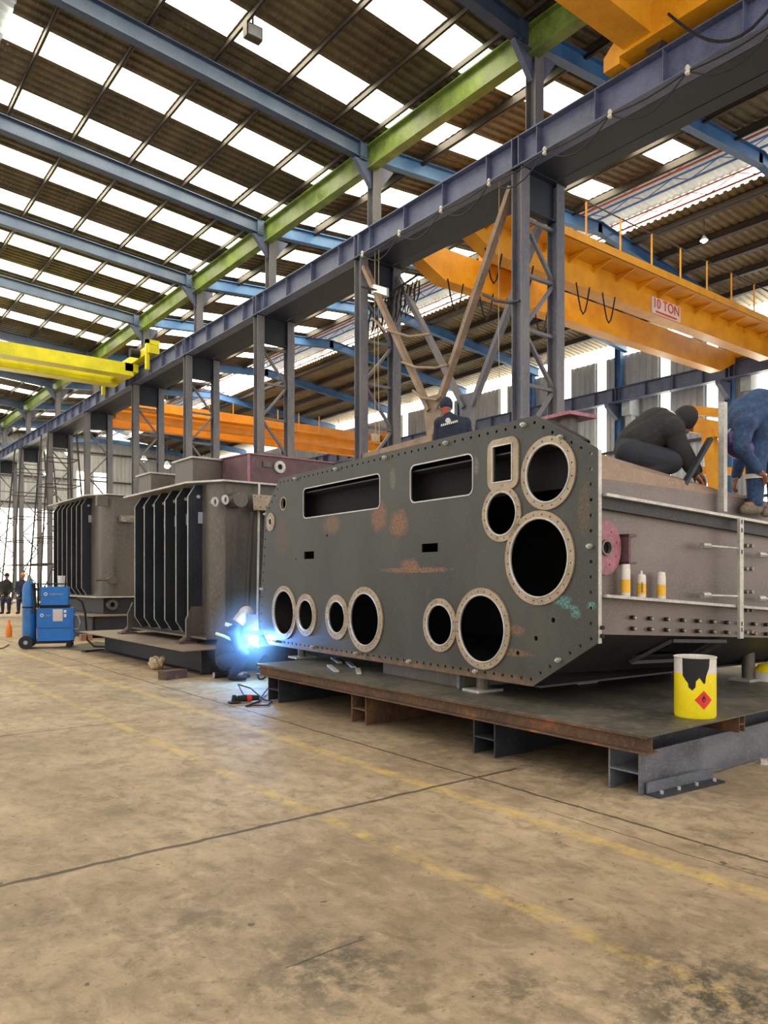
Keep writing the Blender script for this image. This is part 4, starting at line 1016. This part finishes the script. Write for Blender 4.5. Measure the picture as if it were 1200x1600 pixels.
ct('hose_hanger', MB().tube([(-.24, -.25, 1.28), (-.21, -.27, 1.1), (-.19, -.27, .9), (-.21, -.27, .7)], .03, 8), M_BLK)
pts = [CM @ Vector(v) for v in ((.42, -.1, 1.0), (.55, -.12, 1.0), (.66, -.12, .92), (.72, -.12, .7), (.74, -.12, .4), (.76, -.15, .15), (.9, -.3, .03), (1.15, -.45, .02))]
single('welding_hose', MB().tube(pts, .022, 8), M_BLK, 'black welding hose hanging from the blue cart down to the floor', 'hose')
# white cups on top of the cart, orange drum behind
p = CM @ Vector((.26, 0, 1.225)); single('paper_cup', MB().lathe(p, [(0, 0), (.06, 0), (.075, .22), (0, .22)], 18), M_WHITE, 'white paper roll standing on the blue wire feeder', 'paper roll')
p = onz(14, 995); single('orange_bottle', MB().lathe(p, [(0, 0), (.06, 0), (.07, .04), (.07, .2), (.03, .32), (.02, .4), (0, .4)], 16), M_ORG, 'small orange bottle on the floor behind the blue gas bottle', 'bottle')
single('floor_cable', MB().tube([onz(-10, 1016)+Vector((0, 0, .01)), onz(6, 1013)+Vector((0, 0, .01)), onz(14, 1008)+Vector((0, 0, .01))], .01, 6), M_RUB, 'thin cable on the floor running to the cart wheel', 'cable')

# ------------------------------------------------------------------ far clutter
def tower(px, Z, w, h, label):
    b = J(px, 903, Z); b.z = 0
    r = empty('scaffold_tower', b, 0, label, 'scaffold')
    for sx in (-1, 1):
        for sy in (-1, 1): link('standard', MB().bar((b.x+sx*w, b.y+sy*w, 0), (b.x+sx*w*.55, b.y+sy*w*.55, h), .07, .07), M_PURL, r)
    z = .8
    while z < h:
        k = w*(1-.45*z/h)
        for a, c in (((-k, -k), (k, -k)), ((k, -k), (k, k)), ((k, k), (-k, k)), ((-k, k), (-k, -k))):
            link('ledger', MB().bar((b.x+a[0], b.y+a[1], z), (b.x+c[0], b.y+c[1], z), .05, .05), M_PURL, r)
        z += 1.3
    link('cross_brace', MB().bar((b.x-w, b.y-w, .3), (b.x+w*.6, b.y-w*.6, h*.6), .04, .04), M_PURL, r)
tower(52, 42, 1.4, 8.6, 'dark scaffold tower in front of the bright far doorway')
tower(92, 38, 1.2, 8.6, 'dark stair tower beside the farthest tank')
# yellow gantry at the right wall
g0 = J(1085, 640, 21)
r = empty('gantry_crane', (g0.x, g0.y, 0), 0, 'yellow gantry crane behind the black-jacketed worker', 'gantry crane')
link('leg', MB().bar(J(1107, 672, 21), J(1122, 790, 21), .3, .3, (1, 0, 0)), M_CRANE, r)
link('girder', MB().bar(J(1065, 660, 21.5), J(1215, 690, 20), .3, .42), M_CRANE, r)
link('girder', MB().bar(J(1070, 640, 23), J(1215, 655, 21.5), .3, .25), M_CRANE, r)
link('tie_beam', MB().bar(J(1085, 735, 21.5), J(1215, 738, 20.5), .2, .2), M_CRANE, r)
link('leg', MB().bar(J(1215, 690, 20), J(1222, 960, 20), .3, .3, (1, 0, 0)), M_CRANE, r)
for v in (1107,): link('foot_leg', MB().bar(J(1122, 790, 21), J(1126, 982, 21), .25, .25, (1, 0, 0)), M_CRANE, r)
for i, (px, py) in enumerate(((1172, 592), (985, 632))):
    p = onx(px, py, 28.55); single('hoist_box', MB().cbox(p, (.7, .4, 1.0)).cbox(p+Vector((0, 0, -.9)), (.3, .3, .8)), M_GREYB, ['grey electrical hoist box under the right runway beam, at the picture edge', 'grey electrical box on the wall left of the black-jacketed worker'][i], 'electrical box')

# ------------------------------------------------------------------ people
def caps(mb, p0, r0, p1, r1, n=14):
    p0, p1 = Vector(p0), Vector(p1); d, s, u = frame(p1-p0)
    pts = []; 
    for k in range(4): t = -PI/2+PI/2*k/4; pts.append((p0+d*r0*math.sin(t), r0*math.cos(t)))
    pts.append((p0, r0)); pts.append((p1, r1))
    for k in range(1, 5): t = PI/2*k/4; pts.append((p1+d*r1*math.sin(t), max(r1*math.cos(t), .0005)))
    vs = []
    for p, rr in pts: vs += [p+(s*math.cos(2*PI*i/n)+u*math.sin(2*PI*i/n))*max(rr, .0005) for i in range(n)]
    fs = [(a*n+i, a*n+(i+1) % n, (a+1)*n+(i+1) % n, (a+1)*n+i) for a in range(len(pts)-1) for i in range(n)]
    fs += [tuple(range(n-1, -1, -1)), tuple((len(pts)-1)*n+i for i in range(n))]
    mb.add(vs, fs)
def oball(mb, c, radii, fwd, up):
    """ellipsoid oriented: radii = (side, forward, up)"""
    f, s, u = frame(fwd, up); b = MB().ball((0, 0, 0), radii, 16, 12)
    mb.add([Vector(c)+s*v[0]+f*v[1]+u*v[2] for v in b.v], b.f)
def fuse(name, mb, mat, parent, vox=.011, smooth=4):
    o = link(name, mb, mat, parent)
    rm = o.modifiers.new('r', 'REMESH'); rm.mode = 'VOXEL'; rm.voxel_size = vox; rm.use_smooth_shade = True
    sm = o.modifiers.new('s', 'SMOOTH'); sm.factor = .5; sm.iterations = smooth
    me = bpy.data.meshes.new_from_object(o.evaluated_get(bpy.context.evaluated_depsgraph_get()))
    o.modifiers.clear(); old = o.data; o.data = me; bpy.data.meshes.remove(old)
    if not me.materials: me.materials.append(mat)
    return o
def hand(mb, wrist, d, up, side=1, curl=.5, k=1.0):
    """palm and five bent fingers; d = pointing direction, up = back of the hand"""
    d, s, u = frame(d, up); w = Vector(wrist); s = s*side
    caps(mb, w, .026*k, w+d*.03*k, .030*k)
    for t in (-.024, -.008, .008, .024): caps(mb, w+d*.015*k+s*t*k, .016*k, w+d*.075*k+s*t*1.15*k, .0135*k, 8)
    for i, (t, L) in enumerate(((-.030, .062), (-.010, .076), (.010, .082), (.030, .074))):
        b = w+d*.078*k+s*t*k; a = curl
        p1 = b+(d*math.cos(a*.5)-u*math.sin(a*.5))*L*.42*k; p2 = p1+(d*math.cos(a*1.4)-u*math.sin(a*1.4))*L*.34*k; p3 = p2+(d*math.cos(a*2.1)-u*math.sin(a*2.1))*L*.28*k
        caps(mb, b, .0098*k, p1, .0092*k, 8); caps(mb, p1, .0092*k, p2, .0085*k, 8); caps(mb, p2, .0085*k, p3, .0075*k, 8)
    b = w+d*.02*k+s*.026*k; p1 = b+(d*.6+s*.7-u*.25).normalized()*.04*k; p2 = p1+(d*.9+s*.25-u*.3).normalized()*.034*k
    caps(mb, b, .014*k, p1, .0115*k, 8); caps(mb, p1, .0115*k, p2, .009*k, 8)
def person(label, base, jn, top, legs, shoe, head_f, head_u, hat=None, hatmat=None, vox=.011, girth=1.0):
    """jn: joint positions in the hall; one continuous skin body, clothes and hat as children"""
    r = empty('person', base, 0, label, 'person')
    hd, nk, ch, wa, pv = [Vector(jn[k]) for k in ('head', 'neck', 'chest', 'waist', 'pelvis')]
    F_, S_, U_ = frame(head_f, head_u)
    b = MB()
    oball(b, hd+U_*.012, (.074, .092, .105), F_, U_); oball(b, hd+F_*.03-U_*.065, (.052, .062, .05), F_, U_)
    caps(b, hd+F_*.092-U_*.0, .012, hd+F_*.108-U_*.028, .014, 8)
    caps(b, hd+F_*.088-U_*.058+S_*.02, .008, hd+F_*.088-U_*.058-S_*.02, .008, 8); caps(b, hd+F_*.085-U_*.072+S_*.016, .008, hd+F_*.085-U_*.072-S_*.016, .008, 8)
    for q in (-1, 1):
        oball(b, hd+S_*.076*q-U_*.01, (.012, .02, .032), F_, U_); oball(b, hd+F_*.08+S_*.03*q+U_*.006, (.014, .01, .01), F_, U_); caps(b, hd+F_*.084+S_*.018*q+U_*.024, .008, hd+F_*.078+S_*.046*q+U_*.024, .006, 8)
    caps(b, nk, .056, hd-U_*.06, .052); caps(b, ch, .10, nk, .06); caps(b, wa, .1, ch, .105); caps(b, pv, .1, wa, .1)
    t = MB(); g = MB()
    for sd in ('l', 'r'):
        sh, el, wr, hp_, kn, an = [Vector(jn[k+sd]) for k in ('sh', 'el', 'wr', 'hip', 'kn', 'an')]
        caps(b, ch, .08, sh, .05); caps(b, sh, .048, el, .038); caps(b, el, .038, wr, .026)
        caps(b, pv, .09, hp_, .08); caps(b, hp_, .078, kn, .052); caps(b, kn, .052, an, .036)
        caps(b, an, .036, an+unit(jn['toe'+sd]-Vector(jn['an'+sd]))*.12, .03)
        hdv = (wr-el).normalized(); hand(b, wr, jn.get('hd'+sd, hdv), jn.get('hu'+sd, (0, 0, 1)), 1 if sd == 'l' else -1, jn.get('curl', .6))
        caps(t, nk-(nk-ch)*.25, .085*girth, sh, .078*girth); caps(t, sh, .075*girth, el, .058*girth); caps(t, el, .058*girth, wr-(wr-el).normalized()*.02, .042*girth)
        caps(t, ch, .135*girth, sh, .085*girth)
        caps(t, wa+(hp_-pv)*.5, .12*girth, ch+(sh-ch)*.45, .12*girth)
        caps(g, pv, .13*girth, hp_, .108*girth); caps(g, hp_, .105*girth, kn, .078*girth); caps(g, kn, .078*girth, an-(an-kn).normalized()*.03, .058*girth)
    caps(t, pv+(wa-pv)*.35, .135*girth, wa, .135*girth); caps(t, wa, .135*girth, ch, .145*girth); caps(t, ch, .14*girth, nk, .075*girth)
    fuse('body', b, M_SKIN, r, vox)
    jk = fuse('jacket', t, top, r, vox); tr = fuse('trousers', g, legs, r, vox)
    for sd in ('l', 'r'):
        an, kn = Vector(jn['an'+sd]), Vector(jn['kn'+sd]); td = unit(jn['toe'+sd]-an); sb = MB()
        caps(sb, an+(kn-an).normalized()*.05, .052, an-(kn-an).normalized()*.02, .05); caps(sb, an+Vector((0, 0, -.035))-td*.03, .045, an+td*.15+Vector((0, 0, -.04)), .042)
        fuse('boot', sb, shoe, r, vox)
    if hat == 'cap':
        m = MB(); oball(m, hd+U_*.03-F_*.005, (.086, .104, .1), F_, U_); oball(m, hd+F_*.12+U_*.045, (.06, .06, .012), F_, U_); fuse('cap', m, hatmat, r, vox)
    elif hat == 'hood':
        m = MB(); oball(m, hd-F_*.012+U_*.012, (.098, .105, .125), F_, U_); caps(m, hd-U_*.06-F_*.03, .09, nk, .085); fuse('hood', m, hatmat, r, vox)
    elif hat == 'mask':
        m = MB(); oball(m, hd+F_*.045-U_*.015, (.112, .1, .15), F_, U_); oball(m, hd+U_*.05, (.1, .12, .1), F_, U_); fuse('welding_mask', m, hatmat, r, vox)
    return r, jk, tr
V = Vector
# black-jacketed worker crouching on the tank roof
Z = 6.55; fx = RX
def JJ(px, py, dz=0): return J(px, py, Z+dz)
jn = dict(pelvis=JJ(990, 703), waist=JJ(1000, 688), chest=JJ(1026, 670), neck=JJ(1051, 661), head=JJ(1070, 657),
          shl=JJ(1046, 668, .22), shr=JJ(1050, 672, -.2), ell=JJ(1068, 705, .25), elr=JJ(1064, 704, -.22), wrl=JJ(1090, 738, .2), wrr=JJ(1085, 740, -.18),
          hipl=JJ(988, 710, .12), hipr=JJ(988, 710, -.12), knl=JJ(1052, 716, .2), knr=JJ(1048, 722, -.2), anl=JJ(1010, 742, .16), anr=JJ(1006, 744, -.16))
for s in 'lr': jn['toe'+s] = jn['an'+s]+RX*.2; jn['hd'+s] = RX*.6+V((0, 0, -.7))
jn['huu'] = V((0, 0, 1))
r, jk, tr = person('person in black jacket and hood crouching on the tank roof, reaching down', J(1000, 750, Z), jn, M_JACK, steel('dark jeans', (44, 48, 58), None, None, .85), M_BLK, RX*.75+V((0, 0, -.65)), RX*.65+V((0, 0, .75)), 'hood', M_JACK, girth=1.3)
link('collar_stripe', MB().tube([J(1045, 641, Z-.1), J(1052, 646, Z-.14), J(1060, 655, Z-.15)], .012, 6), M_REFL, jk)
# blue overall worker bending over at the right edge, standing on the upper ledge
Z = 6.62
jn = dict(pelvis=JJ(1196, 640), waist=JJ(1186, 634, -.02), chest=JJ(1166, 648, -.05), neck=JJ(1152, 664, -.05), head=JJ(1157, 690, -.1),
          shl=JJ(1160, 660, .2), shr=JJ(1164, 664, -.22), ell=JJ(1160, 705, .3), elr=JJ(1158, 700, -.28), wrl=JJ(1150, 745, .3), wrr=JJ(1185, 735, -.2),
          hipl=JJ(1208, 650, .1), hipr=JJ(1192, 652, -.08), knl=JJ(1212, 725, .1), knr=JJ(1181, 724, -.1), anl=JJ(1212, 795, .05), anr=JJ(1180, 790, -.08))
for s in 'lr': jn['toe'+s] = jn['an'+s]-RX*.14-FX*.08
r, jk, tr = person('person in blue overalls bending forward at the right edge, standing on the tank ledge', J(1190, 810, Z), jn, M_DENIM, M_DENIM, M_BOOT, -RX*.45+V((0, 0, -.8)), -RX*.8+V((0, 0, .3)), 'mask', M_PURP, girth=1.12)
link('leg_band', MB().lathe(J(1181, 745, Z-.1), [(.088, -.02), (.088, .02)], 20), M_REFL, tr)
# helmeted worker behind the plate, back to the camera
Z = 9.2
jn = dict(pelvis=JJ(707, 712), waist=JJ(707, 694), chest=JJ(706, 672), neck=JJ(701, 652), head=JJ(697, 636, .02),
          shl=JJ(688, 662), shr=JJ(726, 662), ell=JJ(683, 688, .05), elr=JJ(735, 690, .05), wrl=JJ(690, 705, .3), wrr=JJ(725, 705, .3),
          hipl=JJ(698, 714), hipr=JJ(716, 714), knl=JJ(694, 724, .4), knr=JJ(718, 724, .4), anl=JJ(698, 762, .3), anr=JJ(716, 762, .3))
for s in 'lr': jn['toe'+s] = jn['an'+s]+FX*.2
r, jk, tr = person('person in navy jacket with white back print, seen from behind over the front plate', J(707, 775, Z), jn, M_NAVY, M_NAVY, M_BLK, FX-V((0, 0, .3)), V((0, 0, 1)), 'cap', M_NAVY)
link('back_logo', MB().cyl(J(700, 657, 9.045), J(700, 657, 9.055), .032, n=20), M_WHITE, jk)
m = MB()
for i in range(9):
    a = J(689+i*3.0, 664.5-i*.8, 9.03); m.bar(a, a+RX*.016, .006, .026)
link('back_print', m, M_WHITE, jk)
link('cap_badge', MB().cyl(J(695, 639, 9.07), J(695, 639, 9.09), .022, n=14), M_RED, r)
# welder crouching between the platforms
Z = 10.45
jn = dict(pelvis=JJ(352, 1030), waist=JJ(354, 1012), chest=JJ(362, 990), neck=JJ(372, 972), head=JJ(384, 962, -.05),
          shl=JJ(366, 984, .22), shr=JJ(364, 986, -.22), ell=JJ(374, 1012, .22), elr=JJ(372, 1014, -.25), wrl=JJ(391, 1006, .1), wrr=JJ(389, 1008, -.12),
          hipl=JJ(352, 1034, .12), hipr=JJ(352, 1034, -.12), knl=JJ(384, 1012, .25), knr=JJ(380, 1022, -.25), anl=JJ(370, 1052, .2), anr=JJ(364, 1054, -.2))
for s in 'lr': jn['toe'+s] = jn['an'+s]+RX*.2; jn['hd'+s] = RX
r, jk, tr = person('person in dark overalls with reflective bands crouching and welding between the platforms', J(362, 1058, Z), jn, M_NAVY, M_NAVY, M_BLK, RX*.8+V((0, 0, -.5)), RX*.4+V((0, 0, .9)), 'hood', M_CLOTH, girth=1.1)
link('back_band', MB().tube([J(338, 990, Z-.2), J(350, 994, Z-.27), J(372, 1004, Z-.26)], .022, 8), M_LIME, jk)
link('shoulder_print', MB().bar(J(352, 975, Z-.24), J(362, 978, Z-.25), .02, .05), M_WHITE, jk)
tp = J(396, 1000, 10.12)
r = empty('welding_torch', tp, 0, 'welding torch with brilliant blue-white arc at the lower plate corner', 'welding torch')
link('torch_neck', MB().tube([J(388, 1008, 10.35), J(392, 1010, 10.25), tp+V((0, 0, -.02))], .014, 8), M_BLK, r)
link('arc', MB().ball(tp+V((0, 0, 0)), .06, 16, 10), M_ARC, r)
ld = bpy.data.lights.new('arc_light', 'POINT'); ld.energy = 32; ld.color = (.06, .28, 1); ld.shadow_soft_size = .05
lo = bpy.data.objects.new('arc_light', ld); COL.objects.link(lo); lo.location = tp+V((-.12, -.1, .02))
# plate being welded at the tank corner
a = J(386, 965, 10.25); single('weld_bracket', MB().prism([J(384, 960, 10.3), J(404, 960, 10.2), J(404, 985, 10.2), J(384, 985, 10.3)], FX*.02), M_TANK, 'small pale steel bracket plate just above the welding arc', 'bracket')
# two people far off at the left edge
for i, (px, c) in enumerate(((9, M_JACK), (34, M_NAVY))):
    Z = 27.0
    jn = dict(pelvis=JJ(px, 934), waist=JJ(px, 926), chest=JJ(px, 915), neck=JJ(px+1, 907), head=JJ(px+2, 900),
              shl=JJ(px-6, 911), shr=JJ(px+6, 911), ell=JJ(px-8, 922), elr=JJ(px+8, 922), wrl=JJ(px-4, 929, -.3), wrr=JJ(px+5, 929, -.3),
              hipl=JJ(px-4, 935), hipr=JJ(px+4, 935), knl=JJ(px-5, 937, -.4), knr=JJ(px+5, 937, -.4), anl=JJ(px-5, 956, -.4), anr=JJ(px+5, 956, -.4))
    for s in 'lr': jn['toe'+s] = jn['an'+s]-FX*.2
    person(['person in black sitting at the far left edge', 'person in dark clothes with orange cap sitting beside the blue gas bottle'][i], J(px, 962, Z), jn, c, M_NAVY, M_BLK, -FX, V((0, 0, 1)), 'cap', [M_BLK, M_ORG][i], vox=.03)
b = J(20, 940, 27.05); b.z = 0
r = empty('bench', b, YAW*-1, 'pale far bench under the two seated people', 'bench')
link('bench_top', MB().box((-1.2, -.25, .5), (1.0, .25, .57)), M_WHITE, r, world=False)
for x in (-1.0, .8): link('leg', MB().box((x-.04, -.2, 0), (x+.04, .2, .5)), M_DBEAM, r, world=False)

# fume lit by the arc; its blue haze also stands in for lens glow
fm = bpy.data.materials.new('welding fume'); fm.use_nodes = True; nt = fm.node_tree; nt.nodes.clear()
fo = nt.nodes.new('ShaderNodeOutputMaterial'); fv = nt.nodes.new('ShaderNodeVolumeScatter'); fv.inputs['Color'].default_value = (.6, .8, 1, 1)
fc = nt.nodes.new('ShaderNodeTexCoord'); fl_ = nt.nodes.new('ShaderNodeVectorMath'); fl_.operation = 'LENGTH'; nt.links.new(fc.outputs['Object'], fl_.inputs[0])
fr_ = nt.nodes.new('ShaderNodeMapRange'); fr_.inputs[1].default_value = .62; fr_.inputs[2].default_value = 0; fr_.inputs[3].default_value = 0; fr_.inputs[4].default_value = .5
nt.links.new(fl_.outputs['Value'], fr_.inputs[0]); nt.links.new(fr_.outputs[0], fv.inputs['Density']); nt.links.new(fv.outputs[0], fo.inputs['Volume'])
m = MB().ball((0, 0, 0), .62, 24, 16); o = link('welding_fume', m, fm); o.location = tp+V((-.08, -.06, .06))
tag(o, 'blue-lit welding fume hanging around the arc', 'smoke', kind='stuff')

# cables and hoses slung around the second column
hp0 = J(652, 432, 18.0)
m = MB()
for i in range(11):
    a = J(652-i*7, 436+i*4, 18.2); b2 = J(648-i*7.2, 478+i*5+(i*37 % 11), 18.2); c2 = J(655-i*7, 440+i*4.2, 18.3)
    m.tube([a, (a+b2)/2+RX*-.05, b2, (b2+c2)/2+RX*.05, c2], .022, 6)
m.tube([J(655, 428, 18.2), J(615, 455, 18.2), J(578, 478, 18.2)], .03, 6)
single('cable_bundle', m, M_BLK, 'bundle of black festoon cables hanging in loops by the second column', 'cables')
p = J(594, 455, 17.6); r = empty('floodlight', p, 0, 'pale square floodlight fixed by the second column', 'lamp')
link('housing', MB().cbox(p, (.42, .12, .2)), M_GREYB, r); link('lens', MB().cbox(p-FX*.07, (.36, .02, .16)), emit('pale lamp glass', (255, 240, 190), 1.6), r)
link('bracket', MB().bar(p, J(565, 448, 17.0), .04, .04), M_PURL, r)
for i, pts in enumerate((((583, 498), (600, 515), (640, 526), (672, 522)), ((628, 566), (650, 574), (680, 575), (700, 570)), ((645, 610), (660, 622), (682, 625), (690, 618)), ((755, 460), (775, 470), (797, 473), (812, 470)))):
    single('slung_hose', MB().tube([onx(x, y, 10.56) for x, y in pts], .028, 8), M_BRACE if i < 3 else M_DKBLUE, 'hose sagging between the brown brace arms, %s' % ['topmost', 'second from the top', 'lowest, just above the gusset', 'dark one beside the nearest column'][i], 'hose', 'hoses slung on the bracing')
for i, (x, y0, y1) in enumerate(((586, 470, 690), (592, 470, 690), (780, 400, 640))):
    single('hanging_rope', MB().tube([V((10.7, onx(x, y0, 10.7).y, 8.99)), onx(x-1, (y0+y1)/2, 10.7), onx(x+1, y1, 10.7)], .008, 5), M_CLOTH, 'thin rope hanging straight down, %s' % ['left one of the pair by the second column', 'right one of the pair by the second column', 'between the brown and dark brace arms'][i], 'rope', 'ropes hanging from the runway beam')
